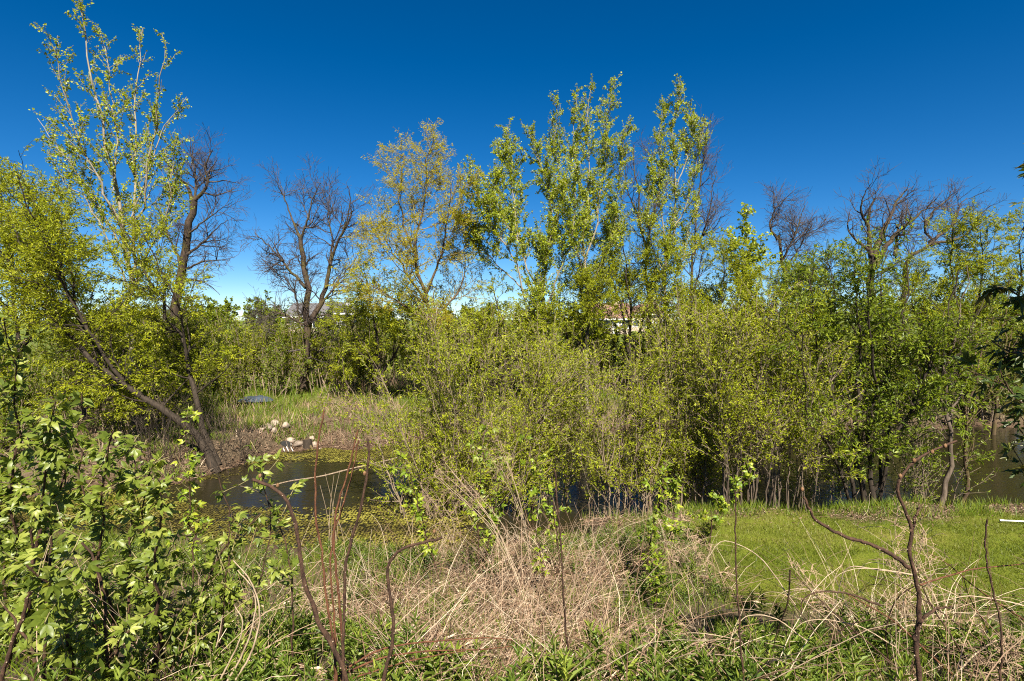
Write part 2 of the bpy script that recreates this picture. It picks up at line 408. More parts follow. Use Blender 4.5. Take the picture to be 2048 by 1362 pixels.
def attr(n, nm): a = n.new('ShaderNodeAttribute'); a.attribute_name = nm; return a.outputs['Fac']
tc = gn.new('ShaderNodeTexCoord')
def gnoise(s, det=5, rough=0.6):
    z = gn.new('ShaderNodeTexNoise'); z.inputs['Scale'].default_value = s; z.inputs['Detail'].default_value = det; z.inputs['Roughness'].default_value = rough
    gl.new(tc.outputs['Object'], z.inputs['Vector']); return z.outputs['Fac']
n1, n2, n3 = gnoise(1.1), gnoise(26, 6, 0.7), gnoise(0.25, 3)
earth = ramp(gn, [(0.3, (0.0294, 0.0218, 0.0134)), (0.5, (0.084, 0.0605, 0.0378)), (0.7, (0.176, 0.13, 0.084))]); gl.new(n2, earth.inputs[0])
meadow = ramp(gn, [(0.35, (0.055, 0.085, 0.012)), (0.6, (0.11, 0.13, 0.02)), (0.75, (0.20, 0.17, 0.06))]); gl.new(n1, meadow.inputs[0])
lawn_c = ramp(gn, [(0.30, (0.063, 0.084, 0.00672)), (0.5, (0.0966, 0.122, 0.0084)), (0.66, (0.16, 0.147, 0.0294)), (0.8, (0.218, 0.176, 0.0714))]); 
lm = gn.new('ShaderNodeMath'); lm.operation = 'MULTIPLY_ADD'; lm.inputs[1].default_value = 0.5; gl.new(n2, lm.inputs[0])
lm2 = gn.new('ShaderNodeMath'); lm2.operation = 'MULTIPLY'; lm2.inputs[1].default_value = 0.5; gl.new(n1, lm2.inputs[0]); gl.new(lm2.outputs[0], lm.inputs[2]); gl.new(lm.outputs[0], lawn_c.inputs[0])
def gmix(f, a, b):
    m = gn.new('ShaderNodeMixRGB'); gl.new(f, m.inputs[0]); gl.new(a, m.inputs[1])
    if isinstance(b, tuple): m.inputs[2].default_value = (*b, 1)
    else: gl.new(b, m.inputs[2])
    return m.outputs[0]
c = gmix(attr(gn, 'meadow'), earth.outputs[0], meadow.outputs[0])
c = gmix(attr(gn, 'lawn'), c, lawn_c.outputs[0])
mudr = ramp(gn, [(0.35, (0.030, 0.018, 0.011)), (0.7, (0.115, 0.072, 0.048))]); gl.new(n2, mudr.inputs[0])
c = gmix(attr(gn, 'mud'), c, mudr.outputs[0])
pb = gn.new('ShaderNodeBsdfPrincipled'); pb.inputs['Roughness'].default_value = 0.95; pb.inputs['Specular IOR Level'].default_value = 0.15
gl.new(c, pb.inputs['Base Color'])
bp = gn.new('ShaderNodeBump'); bp.inputs['Strength'].default_value = 0.8; bp.inputs['Distance'].default_value = 0.04; gl.new(n2, bp.inputs['Height']); gl.new(bp.outputs[0], pb.inputs['Normal'])
gl.new(pb.outputs[0], gout.inputs[0])
gmesh = mesh_np('ground', np.stack([GX, GY, GZ], -1).reshape(-1, 3), quads, None,
                {'lawn': lawn_mask(GX, GY).ravel(), 'mud': mud.ravel(), 'meadow': (sstep((GY - 21) / 3) * (1 - 0)).ravel()}, smooth=True)
obj('ground', gmesh, gm_, None, 'structure')

# ------------------------------------------------------------------ pond water
wm, n, l, out = newmat('pond_water')
p = n.new('ShaderNodeBsdfPrincipled'); p.inputs['Base Color'].default_value = (0.014, 0.012, 0.005, 1); p.inputs['Roughness'].default_value = 0.04; p.inputs['IOR'].default_value = 1.33; p.inputs['Specular IOR Level'].default_value = 0.5
tcw = n.new('ShaderNodeTexCoord'); mpw = n.new('ShaderNodeMapping'); mpw.inputs['Scale'].default_value = (1.0, 2.2, 1); l.new(tcw.outputs['Object'], mpw.inputs[0])
nw = n.new('ShaderNodeTexNoise'); nw.inputs['Scale'].default_value = 5.0; nw.inputs['Detail'].default_value = 4; l.new(mpw.outputs[0], nw.inputs['Vector'])
bw = n.new('ShaderNodeBump'); bw.inputs['Strength'].default_value = 0.25; bw.inputs['Distance'].default_value = 0.03; l.new(nw.outputs['Fac'], bw.inputs['Height']); l.new(bw.outputs[0], p.inputs['Normal'])
l.new(p.outputs[0], out.inputs[0])
wx = np.arange(-13, 46, 0.5); wy = np.arange(9.0, 23.5, 0.5); WX, WY = np.meshgrid(wx, wy); wi = np.arange(WX.size).reshape(WX.shape)
wq = np.stack([wi[:-1, :-1], wi[:-1, 1:], wi[1:, 1:], wi[1:, :-1]], -1).reshape(-1, 4)
cx = (WX[:-1, :-1] + 0.25).ravel(); cy = (WY[:-1, :-1] + 0.25).ravel()
obj('pond_water', mesh_np('pond_water', np.stack([WX, WY, np.full_like(WX, WATER)], -1).reshape(-1, 3), wq[pond_sd(cx, cy) > -0.75]), wm, None, 'structure')

def vnoise(x, y, seed=0):
    r = np.random.default_rng(seed); t = r.random((64, 64)); xi = np.floor(x).astype(int); yi = np.floor(y).astype(int); fx = sstep(x - xi); fy = sstep(y - yi)
    g = lambda a, b: t[a % 64, b % 64]
    return (g(xi, yi) * (1 - fx) + g(xi + 1, yi) * fx) * (1 - fy) + (g(xi, yi + 1) * (1 - fx) + g(xi + 1, yi + 1) * fx) * fy
def fbm(x, y, seed=0, o=4): return sum(vnoise(x * 2 ** i, y * 2 ** i, seed + i) * 0.5 ** i for i in range(o)) / (2 - 0.5 ** (o - 1))

# duckweed and algae floating in mats
rng = np.random.default_rng(11)
nd = 190000; dx = rng.uniform(-11, 9, nd); dy = rng.uniform(9.3, 20.5, nd)
open_water = np.exp(-(((dx + 5.0) / 2.9) ** 2 + ((dy - 13.7) / 1.6) ** 2)) * 0.75 + sstep((dx + 1.6) / 1.8) * 0.42
dens = fbm(dx * 0.5, dy * 1.5, 5) * 0.5 + fbm(dx * 1.3, dy * 5.5, 9) * 0.5 + 0.16 - open_water
k = (pond_sd(dx, dy) > -0.02) & (dens + rng.normal(0, 0.045, nd) > 0.52); dx, dy = dx[k], dy[k]
sz = rng.uniform(0.025, 0.07, len(dx))
V, Q, T, A = leaves(np.stack([dx, dy, np.full_like(dx, WATER + 0.004) + rng.uniform(0, 0.006, len(dx))], -1), np.stack([np.cos(dx * 99), np.sin(dx * 99), dx * 0], -1) + rng.normal(size=(len(dx), 3)) * 0.03,
                    np.tile((0, 0, 1.0), (len(dx), 1)) + rng.normal(size=(len(dx), 3)) * 0.06, sz, sz * rng.uniform(0.7, 1.2, len(dx)), np.clip(rng.normal(0.45, 0.22, len(dx)) + (fbm(dx * 0.8, dy * 1.6, 3) - 0.5) * 1.8, 0, 1), 'rhomb')
o = obj('duckweed', mesh_np('duckweed', V, Q, T, {'var': A}), M['duckweed'], None, 'stuff'); o["label"] = "yellow green duckweed and algae floating in mats on the pond"; o["category"] = "duckweed"

# ------------------------------------------------------------------ trees, traced limbs at their own depth + grown branches
def sp_(per_m, t, ang, ln, N, rmin, **k): return dict(per_m=per_m, t=t, ang=ang, len=ln, N=N, rmin=rmin, **k)

# tall cottonwood on the far left
def poplar(name, label, limbs, seed, size=0.07, dens=1.0, bark='poplar_bark', l1=1.5, group='poplars by the pond', leaf='poplar_leaf', ang=32, leafper=24):
    lv = [sp_(4.6 * dens, (0.22, 0.99), (ang, 9), l1, 7, 0.005, fall=0.75, up=0.10, wig=0.07, rr=0.55, thick=0.016),
          sp_(3.8 * dens, (0.15, 1.0), (38, 12), 0.45, 2, 0.004, fall=0.3, up=0.08, wig=0.10, rr=0.6, k=3)]
    return build_plant(name, label, 'tree', limbs, lv, dict(on=[1, 2], per_m=leafper * 1.25, size=size, aspect=0.95, droop=0.45, nrand=0.9, nup=0.4, nfront=0.5, least=1, jit=0.02),
                       (M[bark], M[bark], M[leaf]), seed, group, rscale=0.62)
D = 17.0
poplar('cottonwood_tree', 'tall cottonwood with sparse small leaves rising highest, at the far left', [
    (pix([(266, 880), (262, 740), (258, 620), (252, 500), (240, 420), (222, 350), (200, 240), (183, 160), (172, 80), (164, 0)], D, 0.3), 0.17, 0.012),
    (pix([(262, 560), (268, 450), (272, 340), (270, 230), (275, 140), (287, 55)], D, 1.2), 0.075, 0.01),
    (pix([(255, 520), (285, 420), (300, 310), (318, 200), (330, 90)], D, -1.0), 0.065, 0.01),
    (pix([(250, 500), (200, 420), (150, 340), (105, 280), (78, 240)], D, 0.8), 0.055, 0.008),
    (pix([(246, 460), (190, 340), (150, 250), (125, 160), (98, 70)], D, -1.1), 0.055, 0.008),
    (pix([(228, 380), (235, 280), (222, 200), (215, 120), (205, 60)], D, 0.9), 0.045, 0.008),
    (pix([(262, 440), (300, 330), (330, 250), (360, 215), (372, 195)], D, 0.5), 0.045, 0.007),
    (pix([(258, 600), (300, 500), (335, 420), (345, 330), (350, 270)], D, -0.6), 0.05, 0.008),
    (pix([(258, 580), (215, 480), (170, 400), (130, 370), (100, 300)], D, -0.5), 0.045, 0.008),
], 21, dens=0.85, l1=1.35, size=0.06, leafper=30)

# leaning willow over the left end of the pond
W = 14.6
def willow(name, label, limbs, seed, leaf='willow_leaf', bark='dark_shaded_bark', l1=1.7, dens=1.0, size=0.085, leafper=20, group=None, droop=0.3, up=0.03, d1=3.4, twigs=None, t0=0.25):
    lv = [sp_(d1 * dens, (t0, 1.0), (48, 14), l1, 7, 0.006, fall=0.68, up=up, wig=0.13, rr=0.5, thick=0.016),
          sp_(3.6 * dens, (0.15, 1.0), (45, 14), 0.75, 3, 0.004, fall=0.3, up=up, wig=0.13, rr=0.6, k=3),
          sp_(5.0 * dens, (0.1, 1.0), (42, 14), 0.36, 2, 0.003, fall=0.3, up=0.0, wig=0.12, rr=0.6)]
    return build_plant(name, label, 'tree', limbs, lv, dict(on=[2, 3], per_m=leafper * 1.5, size=size * 0.98, aspect=0.34, droop=droop, nrand=0.8, nup=0.6, nfront=0.4, ang=38, jit=0.02),
                       (M[bark], M[twigs or bark], M[leaf]), seed, group, rscale=0.75)
willow('leaning_willow', 'dark trunked willow leaning left over the pond in several stems', [
    (pix([(432, 945), (410, 895), (360, 850), (300, 800), (235, 755), (160, 690), (95, 625), (40, 560), (-10, 480)], W, 0.5), 0.15, 0.02),
    (pix([(436, 940), (410, 860), (392, 790), (372, 720), (340, 640), (300, 560), (262, 480), (220, 410)], W + 0.3, 1.5), 0.12, 0.015),
    (pix([(270, 785), (215, 720), (165, 640), (125, 560), (85, 470), (50, 390), (30, 345)], W + 0.3, -1.2), 0.075, 0.012),
    (pix([(210, 735), (150, 620), (140, 520), (120, 440), (100, 390)], W + 0.3, 1.8), 0.06, 0.012),
    (pix([(372, 720), (360, 620), (320, 540), (290, 470)], W + 0.5, -1.0), 0.05, 0.01),
    (pix([(150, 680), (80, 560), (30, 470), (10, 380)], W + 0.4, 1.6), 0.05, 0.01),
], 31, leaf='willow_leaf', leafper=22, dens=1.15, size=0.09, l1=1.75)
willow('willow_tree', 'yellow green willow behind the leaning willow at the left edge', [
    (pix([(30, 850), (40, 700), (20, 560), (0, 440), (-10, 350)], 20.0), 0.13, 0.015),
    (pix([(40, 700), (90, 580), (120, 480), (150, 420)], 20.0, 0.8), 0.07, 0.01),
    (pix([(30, 640), (-40, 540), (-80, 440), (-90, 380)], 20.0, 0.8), 0.07, 0.01),
    (pix([(35, 680), (60, 540), (55, 430), (60, 370)], 20.0, -1.2), 0.07, 0.01),
], 33, leaf='willow_leaf', size=0.11, dens=1.15, l1=2.1, leafper=24)
willow('willow_tree', 'bushy low willow behind the tall cottonwood and the leaning willow', [
    (pix([(180, 860), (190, 760), (180, 660), (190, 560)], 21.0), 0.09, 0.012),
    (pix([(182, 820), (240, 720), (270, 640), (300, 590)], 21.0, 1.0), 0.06, 0.01),
    (pix([(182, 820), (130, 720), (100, 650), (90, 600)], 21.0, -1.0), 0.06, 0.01),
    (pix([(184, 820), (330, 740), (380, 680), (400, 640)], 21.0, 1.0), 0.05, 0.01),
], 34, leaf='olive_leaf', size=0.10, dens=1.15, l1=1.9)

# leafless trees beyond the pond
def bare(name, label, limbs, seed, wind=(0, 0, 0), l1=1.9, dens=1.0, group='leafless trees beyond the pond', bark='bare_bark', up=0.06, rs=0.82):
    lv = [sp_(3.6 * dens, (0.18, 1.0), (52, 15), l1, 7, 0.009, fall=0.6, up=up, wig=0.2, rr=0.75, thick=0.032, wind=wind),
          sp_(5.2 * dens, (0.12, 1.0), (48, 14), 0.85, 4, 0.006, fall=0.35, up=up, wig=0.16, rr=0.6, k=3),
          sp_(6.0 * dens, (0.1, 1.0), (44, 14), 0.40, 2, 0.0045, fall=0.3, up=up * 0.5, wig=0.10, rr=0.7, k=3)]
    return build_plant(name, label, 'tree', limbs, lv, None, (M[bark], M['twig']), seed, group, rscale=rs)
B1 = 27.0
bare('bare_tree', 'leafless tree with a thick dark trunk beside the tall cottonwood', [
    (pix([(335, 800), (345, 690), (352, 600), (362, 540), (375, 480), (385, 420), (388, 400)], B1), 0.33, 0.15),
    (pix([(388, 405), (372, 370), (345, 345), (330, 320)], B1, 0.5), 0.12, 0.02),
    (pix([(388, 402), (405, 385), (415, 365), (412, 330), (425, 300)], B1, -0.5), 0.12, 0.02),
    (pix([(388, 405), (392, 360), (385, 320), (388, 290)], B1, 0.8), 0.08, 0.015),
    (pix([(370, 510), (400, 490), (430, 460), (455, 440)], B1, 0.6), 0.09, 0.012),
    (pix([(375, 470), (410, 440), (445, 415), (465, 405)], B1, -0.8), 0.06, 0.01),
    (pix([(360, 545), (400, 525), (440, 520), (470, 515)], B1, -0.5), 0.08, 0.01),
    (pix([(362, 530), (340, 480), (325, 440), (310, 400)], B1, 0.8), 0.08, 0.01),
    (pix([(358, 560), (395, 560), (425, 575), (440, 590)], B1, 0.4), 0.06, 0.01),
], 41, l1=1.6, dens=1.05)
B2 = 24.0
bare('bare_tree', 'leafless round crowned tree with a forked brown trunk beyond the rocks', [
    (pix([(607, 800), (610, 720), (614, 660), (612, 620), (614, 570), (606, 520), (600, 470)], B2), 0.24, 0.09),
    (pix([(614, 650), (640, 610), (655, 560), (668, 500), (690, 460), (705, 420)], B2, 0.4), 0.16, 0.03),
    (pix([(600, 475), (585, 440), (570, 400), (560, 370)], B2, 0.3), 0.07, 0.012),
    (pix([(601, 480), (615, 440), (625, 400), (640, 365)], B2, -0.6), 0.07, 0.012),
    (pix([(612, 575), (580, 540), (545, 500), (510, 465)], B2, 0.6), 0.09, 0.012),
    (pix([(660, 530), (665, 480), (655, 430), (660, 380)], B2, 0.8), 0.06, 0.012),
    (pix([(668, 500), (690, 450), (700, 400), (695, 370)], B2, -0.7), 0.06, 0.012),
    (pix([(606, 650), (580, 635), (550, 625), (520, 640)], B2, -0.6), 0.06, 0.01),
    (pix([(600, 640), (590, 590), (575, 560), (540, 545)], B2, 1.0), 0.06, 0.01),
    (pix([(620, 645), (650, 630), (680, 640), (700, 650)], B2, -0.8), 0.05, 0.01),
    (pix([(640, 610), (680, 560), (710, 520), (725, 480)], B2, 0.7), 0.06, 0.01),
], 42, l1=1.55, dens=1.1, wind=(-0.06, 0, 0.03))
B3 = 27.0
bare('bare_tree', 'leafless tree with twisted limbs right of centre behind the green bushes', [
    (pix([(1570, 720), (1572, 620), (1568, 540), (1560, 500), (1555, 470)], B3), 0.17, 0.06),
    (pix([(1556, 480), (1540, 455), (1545, 430), (1560, 405), (1575, 395)], B3, 0.4), 0.08, 0.012),
    (pix([(1565, 520), (1585, 480), (1600, 440), (1610, 410)], B3, -0.5), 0.07, 0.012),
    (pix([(1570, 540), (1595, 500), (1615, 470), (1640, 455)], B3, 0.5), 0.06, 0.012),
], 43, wind=(0.3, 0, 0.1), l1=1.35, dens=1.25)
B4 = 25.0
bare('bare_tree', 'large leafless tree with gnarled wind-bent limbs at the right', [
    (pix([(1742, 760), (1744, 640), (1745, 560), (1744, 515), (1738, 480), (1735, 440), (1742, 410), (1752, 395)], B4), 0.30, 0.04),
    (pix([(1745, 515), (1765, 470), (1782, 430), (1795, 400), (1812, 380)], B4, 0.5), 0.15, 0.025),
    (pix([(1748, 530), (1790, 470), (1825, 440), (1850, 420), (1870, 400)], B4, -0.4), 0.13, 0.02),
    (pix([(1740, 500), (1712, 480), (1695, 455), (1700, 425)], B4, 0.6), 0.07, 0.012),
    (pix([(1790, 510), (1795, 470), (1800, 440), (1808, 410)], B4, 1.2), 0.08, 0.015),
    (pix([(1735, 450), (1722, 420), (1730, 385), (1745, 365)], B4, -0.8), 0.06, 0.012),
], 44, wind=(0.1, 0, 0.1), l1=1.45, dens=1.0, rs=1.1)
bare('bare_tree', 'leafless tree whose limbs sweep right, at the right above the yellow willow', [
    (pix([(1800, 760), (1806, 600), (1815, 520), (1850, 500), (1862, 480), (1845, 455), (1850, 440)], 26.0), 0.2, 0.05),
    (pix([(1860, 485), (1880, 470), (1910, 440), (1920, 410), (1935, 395)], 26.0, 0.6), 0.09, 0.015),
    (pix([(1862, 490), (1930, 470), (1960, 430), (1985, 410)], 26.0, -0.4), 0.08, 0.012),
    (pix([(1852, 450), (1870, 420), (1895, 400), (1915, 385)], 26.0, 0.4), 0.06, 0.012),
], 45, wind=(0.3, 0, 0.1), l1=1.3, dens=1.0, rs=1.0)
bare('bare_tree', 'brown leafless tree between the tall centre poplars', [
    (pix([(1300, 760), (1298, 620), (1290, 500), (1275, 400), (1268, 330), (1272, 290)], 26.0), 0.16, 0.02),
    (pix([(1292, 500), (1310, 420), (1320, 350), (1300, 300)], 26.0, 0.4), 0.07, 0.012),
    (pix([(1280, 440), (1255, 380), (1250, 330)], 26.0, -0.4), 0.05, 0.012),
], 46, l1=1.2, up=0.12)
bare('bare_tree', 'brown leafless tree right of the narrow tall poplar', [
    (pix([(1385, 760), (1380, 620), (1388, 500), (1395, 420), (1402, 350)], 26.0), 0.15, 0.02),
    (pix([(1388, 510), (1415, 440), (1425, 380), (1432, 350)], 26.0, 0.4), 0.06, 0.012),
    (pix([(1396, 400), (1405, 330), (1412, 280), (1416, 250)], 26.0, -0.4), 0.05, 0.01),
], 47, l1=1.2, up=0.12)

# golden willow left of centre
willow('golden_willow', 'golden yellow willow left of centre with a fine pointed crown', [
    (pix([(890, 800), (875, 690), (858, 620), (840, 560), (832, 500), (845, 420), (855, 350), (862, 285)], 20.5), 0.16, 0.012),
    (pix([(856, 610), (810, 540), (770, 480), (745, 440)], 20.5, 0.6), 0.07, 0.012),
    (pix([(850, 590), (880, 520), (895, 440), (905, 380)], 20.5, -0.7), 0.07, 0.012),
    (pix([(835, 520), (805, 440), (800, 370), (812, 310)], 20.5, 0.7), 0.06, 0.012),
    (pix([(862, 640), (790, 600), (740, 570), (710, 550)], 20.5, -0.6), 0.06, 0.012),
    (pix([(862, 640), (910, 590), (930, 540), (925, 480)], 20.5, 0.8), 0.06, 0.012),
], 51, leaf='gold_leaf', bark='brown_bark', twigs='gold_twig', l1=2.0, dens=1.3, size=0.072, leafper=21, up=0.07)

# poplars of the middle
poplar('poplar_tree', 'broad pale stemmed poplar with bright leaves in the centre', [
    (pix([(1092, 760), (1090, 640), (1088, 580), (1098, 500), (1105, 430), (1090, 350), (1070, 300), (1064, 262)], 20.5), 0.11, 0.01),
    (pix([(1088, 600), (1055, 540), (1035, 460), (1022, 360), (1016, 255)], 20.5, 0.7), 0.06, 0.008),
    (pix([(1050, 600), (1030, 520), (985, 450), (955, 390), (942, 345)], 20.5, -0.6), 0.055, 0.008),
    (pix([(1092, 620), (1130, 520), (1150, 430), (1145, 340)], 20.5, -0.7), 0.055, 0.008),
    (pix([(1048, 580), (985, 520), (945, 470), (930, 440)], 20.5, 0.8), 0.045, 0.008),
    (pix([(1035, 480), (1000, 430), (990, 370), (985, 350)], 20.5, 0.3), 0.035, 0.008),
], 61, size=0.06, l1=1.8, dens=1.6, leafper=44)
poplar('poplar_tree', 'tallest of the centre poplars, its narrow crown pointed at the top', [
    (pix([(1175, 780), (1172, 640), (1168, 520), (1176, 420), (1178, 320), (1174, 230), (1180, 160)], 21.5), 0.12, 0.01),
    (pix([(1170, 540), (1195, 430), (1212, 330), (1216, 240), (1222, 170)], 21.5, 0.6), 0.06, 0.008),
    (pix([(1170, 560), (1140, 450), (1120, 360), (1112, 290), (1110, 210)], 21.5, -0.6), 0.06, 0.008),
    (pix([(1172, 600), (1215, 500), (1235, 400), (1245, 300), (1252, 255)], 21.5, -0.4), 0.05, 0.008),
    (pix([(1176, 420), (1150, 330), (1148, 250), (1155, 190)], 21.5, 0.5), 0.04, 0.008),
], 62, size=0.06, l1=1.15, dens=1.45, leaf='poplar_leaf', leafper=36)
poplar('poplar_tree', 'narrow upright poplar standing alone against the sky right of centre', [
    (pix([(1330, 780), (1332, 640), (1330, 520), (1345, 420), (1352, 320), (1350, 240), (1357, 172)], 22.0), 0.13, 0.01),
    (pix([(1334, 520), (1322, 420), (1318, 330), (1322, 260), (1330, 215)], 22.0, 0.5), 0.05, 0.008),
    (pix([(1340, 480), (1375, 400), (1395, 320), (1405, 260), (1410, 235)], 22.0, -0.5), 0.05, 0.008),
    (pix([(1350, 380), (1375, 310), (1385, 250), (1380, 215)], 22.0, 0.4), 0.04, 0.008),
    (pix([(1332, 560), (1300, 470), (1295, 390), (1305, 320)], 22.0, -0.3), 0.04, 0.008),
    (pix([(1334, 600), (1365, 520), (1380, 450), (1400, 400)], 22.0, 0.4), 0.04, 0.008),
], 63, size=0.06, l1=0.95, dens=1.5, leafper=34)
poplar('poplar_tree', 'short young poplar between the narrow poplar and the leafless tree', [
    (pix([(1490, 760), (1492, 640), (1490, 540), (1492, 470), (1490, 425)], 22.0), 0.07, 0.008),
    (pix([(1491, 580), (1470, 520), (1465, 470)], 22.0, 0.3), 0.03, 0.006),
    (pix([(1491, 580), (1515, 520), (1525, 470)], 22.0, -0.3), 0.03, 0.006),
], 64, size=0.095, l1=1.1, dens=1.5, leafper=26)

# lower willows of the middle distance
mid = [('slim willow with dark stems right of the centre poplars', 1262, 760, 22.5, [(1260, 640), (1252, 540), (1240, 470), (1235, 430)], [(1240, 600), (1205, 530), (1195, 470)], [(1290, 620), (1310, 540), (1300, 450)], 71, 'willow_leaf'),
       ('willow with a crooked dark trunk in front of the brown roofed house', 1158, 780, 21.2, [(1160, 690), (1168, 620), (1160, 570), (1165, 530)], [(1135, 680), (1120, 610), (1125, 560)], [(1180, 640), (1200, 590), (1225, 545)], 72, 'willow_leaf'),
       ('bright willow below the narrow upright poplar', 1380, 790, 21.0, [(1380, 680), (1385, 600), (1400, 530), (1410, 480)], [(1330, 680), (1320, 610), (1330, 540)], [(1430, 660), (1445, 580), (1450, 500)], 73, 'willow_leaf'),
       ('bright yellow green willow below the twisted leafless tree', 1530, 800, 20.8, [(1530, 690), (1540, 620), (1545, 580), (1550, 555)], [(1480, 700), (1470, 620), (1490, 570)], [(1590, 680), (1610, 600), (1600, 560)], 74, 'willow_leaf'),
       ('yellow willow standing behind the right bushes under the gnarled leafless tree', 1660, 800, 21.2, [(1660, 680), (1655, 590), (1650, 540), (1655, 510)], [(1610, 680), (1610, 600), (1620, 530)], [(1720, 680), (1730, 600), (1720, 540)], 75, 'green_leaf'),
       ('golden willow near the right edge below the sweeping leafless tree', 1900, 800, 21.0, [(1900, 680), (1905, 580), (1900, 500), (1905, 450)], [(1840, 660), (1825, 580), (1840, 520)], [(1950, 640), (1965, 540), (1960, 460)], 76, 'willow_leaf'),
       ('golden willow cut by the right edge of the view', 2030, 800, 21.6, [(2035, 660), (2040, 560), (2045, 480), (2050, 430)], [(1990, 640), (1990, 560), (1985, 490)], [(2090, 620), (2110, 520), (2100, 450)], 77, 'willow_leaf'),
       ('low willow beside the golden willow above the centre bush', 760, 780, 21.6, [(755, 690), (745, 620), (735, 570), (730, 545)], [(715, 690), (700, 640), (690, 620)], [(800, 690), (810, 640), (805, 600)], 78, 'willow_leaf'),
       ('pale green willow behind the top of the centre bush', 1010, 790, 21.0, [(1010, 700), (1005, 640), (990, 600), (985, 570)], [(960, 700), (945, 650), (940, 610)], [(1060, 700), (1075, 650), (1080, 600)], 79, 'willow_leaf')]
for lab, bx, by, d, a, b, c_, sd_, lf in mid:
    willow('willow_tree', lab, [(pix([(bx, by)] + a, d), 0.12, 0.012), (pix([(bx, by - 30)] + b, d, 0.8), 0.08, 0.01), (pix([(bx, by - 30)] + c_, d, -0.8), 0.08, 0.01),
                                (pix([(bx, by - 20), ((bx + a[1][0]) / 2, a[0][1]), ((a[1][0] + b[1][0]) / 2, a[1][1] + 10)], d, 1.3), 0.07, 0.01)],
           sd_, leaf=lf, l1=1.65, dens=1.25, size=0.095, leafper=24, group='willows beyond the pond', up=0.05, t0=0.42 if sd_ in (71, 72) else 0.25)
# ------------------------------------------------------------------ shrubs on the near bank
def shrub(name, label, bx, d, n, w_px, top, seed, leaf, bark='stem_bark', r=(0.012, 0.03), base_w=0.7, leaf_t=(0.2, 1), group=None, size=0.07, leafper=17, lean=0.0, dens=1.0, cat='shrub', depth=0.5, twig='grey_twig', bare_low=0.16, arch=0.02, l1=0.9):
    """many stems fanning out of one base; w_px: half width of the crown in photo pixels at its distance, top: photo y of its top"""
    rng = np.random.default_rng(seed); c = at(bx, 900, d); base = np.array((c[0], d, hz(c[0], d) - 0.03)); H = at(bx, top, d)[2] - base[2]; wm_ = w_px / F * d
    limbs = []
    for i in range(n):
        a = rng.uniform(-1, 1); b = rng.uniform(-1, 1); s = base + np.array((a * base_w + rng.normal(0, 0.08), b * base_w * depth, 0)); s[2] = hz(s[0], s[1]) - 0.03
        tip_x = a * wm_ * rng.uniform(0.75, 1.1) + lean * wm_ + rng.normal(0, 0.12) * wm_; hh = H * (1 - 0.30 * abs(a) ** 2 - 0.12 * abs(b)) * rng.uniform(0.78, 1.03)
        tip = base + np.array((tip_x, b * wm_ * depth * rng.uniform(0.6, 1.1), hh))
        m1 = s + (tip - s) * np.array((0.22, 0.22, 0.36)) + rng.normal(0, 0.05, 3); m2 = s + (tip - s) * np.array((0.58, 0.58, 0.72)) + rng.normal(0, 0.08, 3)
        limbs.append(([s, m1, m2, tip], rng.uniform(*r), 0.004))
    lv = [sp_(3.9 * dens, (bare_low, 1.0), (36, 12), l1, 5, 0.004, fall=0.5, up=0.06, wig=0.10, rr=0.6, thick=0.014),
          sp_(3.6 * dens, (0.12, 1.0), (38, 14), 0.42, 3, 0.0026, k=3, fall=0.3, up=0.03, wig=0.12, rr=0.7)]
    return build_plant(name, label, cat, limbs, lv, dict(on=[1, 2], per_m=leafper * 2.0, size=size * 0.88, aspect=0.36, droop=0.18, nrand=0.8, nup=0.7, nfront=0.4, ang=40, t=leaf_t, shape='rhomb', jit=0.012),
                       (M[bark], M[twig], M[leaf]), seed, group, trunk_name='stem', rscale=0.72)
g_ = 'willow bushes along the near bank'
shrub('willow_bush', 'largest bush, a many stemmed sandbar willow in the centre at the water', 920, 11.6, 50, 255, 585, 101, 'shrub_leaf', base_w=1.0, group=g_, leafper=15, dens=1.1)
shrub('willow_bush', 'twiggy willow bush behind the right half of the largest centre bush', 1085, 12.4, 26, 110, 615, 102, 'shrub_leaf', base_w=0.6, group=g_, leafper=14, bare_low=0.3)
shrub('willow_bush', 'low twiggy willow bush right of the largest centre bush', 1235, 11.4, 26, 105, 680, 103, 'shrub_leaf', base_w=0.6, group=g_, leafper=13, bare_low=0.25)
shrub('willow_bush', 'tall straight stemmed willow bush right of centre over dark water', 1365, 11.6, 30, 110, 570, 104, 'shrub_leaf', base_w=0.8, group=g_, leafper=14)
shrub('willow_bush', 'clump of close brown upright stems at the lawn edge right of centre', 1480, 10.6, 26, 110, 590, 105, 'shrub_leaf', bark='grey_bark', base_w=0.42, group=g_, r=(0.009, 0.026), leafper=14, bare_low=0.28)
shrub('willow_bush', 'thin stemmed willow bush left of the dark trunked willow on the lawn edge', 1575, 10.5, 16, 90, 560, 106, 'shrub_leaf', bark='grey_bark', base_w=0.35, group=g_, r=(0.012, 0.028), leafper=14, bare_low=0.30)
shrub('willow_bush', 'low sparse bush over the water left of the dark multi stemmed willow', 1650, 11.3, 14, 90, 760, 108, 'green_leaf', base_w=0.5, group=g_, r=(0.008, 0.016), leafper=10)
shrub('willow_bush', 'low sparse bush over the water right of the dark multi stemmed willow', 1835, 11.5, 14, 90, 770, 109, 'green_leaf', base_w=0.5, group=g_, r=(0.008, 0.016), leafper=10)
shrub('dead_brush', 'dark bare brush and dead sticks at the foot of the leaning willow', 365, 14.4, 22, 120, 800, 115, 'green_leaf', bark='dark_shaded_bark', twig='dark_shaded_bark', base_w=1.3, r=(0.008, 0.02), leafper=0, cat='brush')
shrub('dead_brush', 'dark bare brush on the mud right of the leaning willow', 455, 15.6, 12, 60, 860, 116, 'green_leaf', bark='dark_shaded_bark', twig='grey_bark', base_w=0.6, r=(0.006, 0.014), leafper=0, cat='brush')
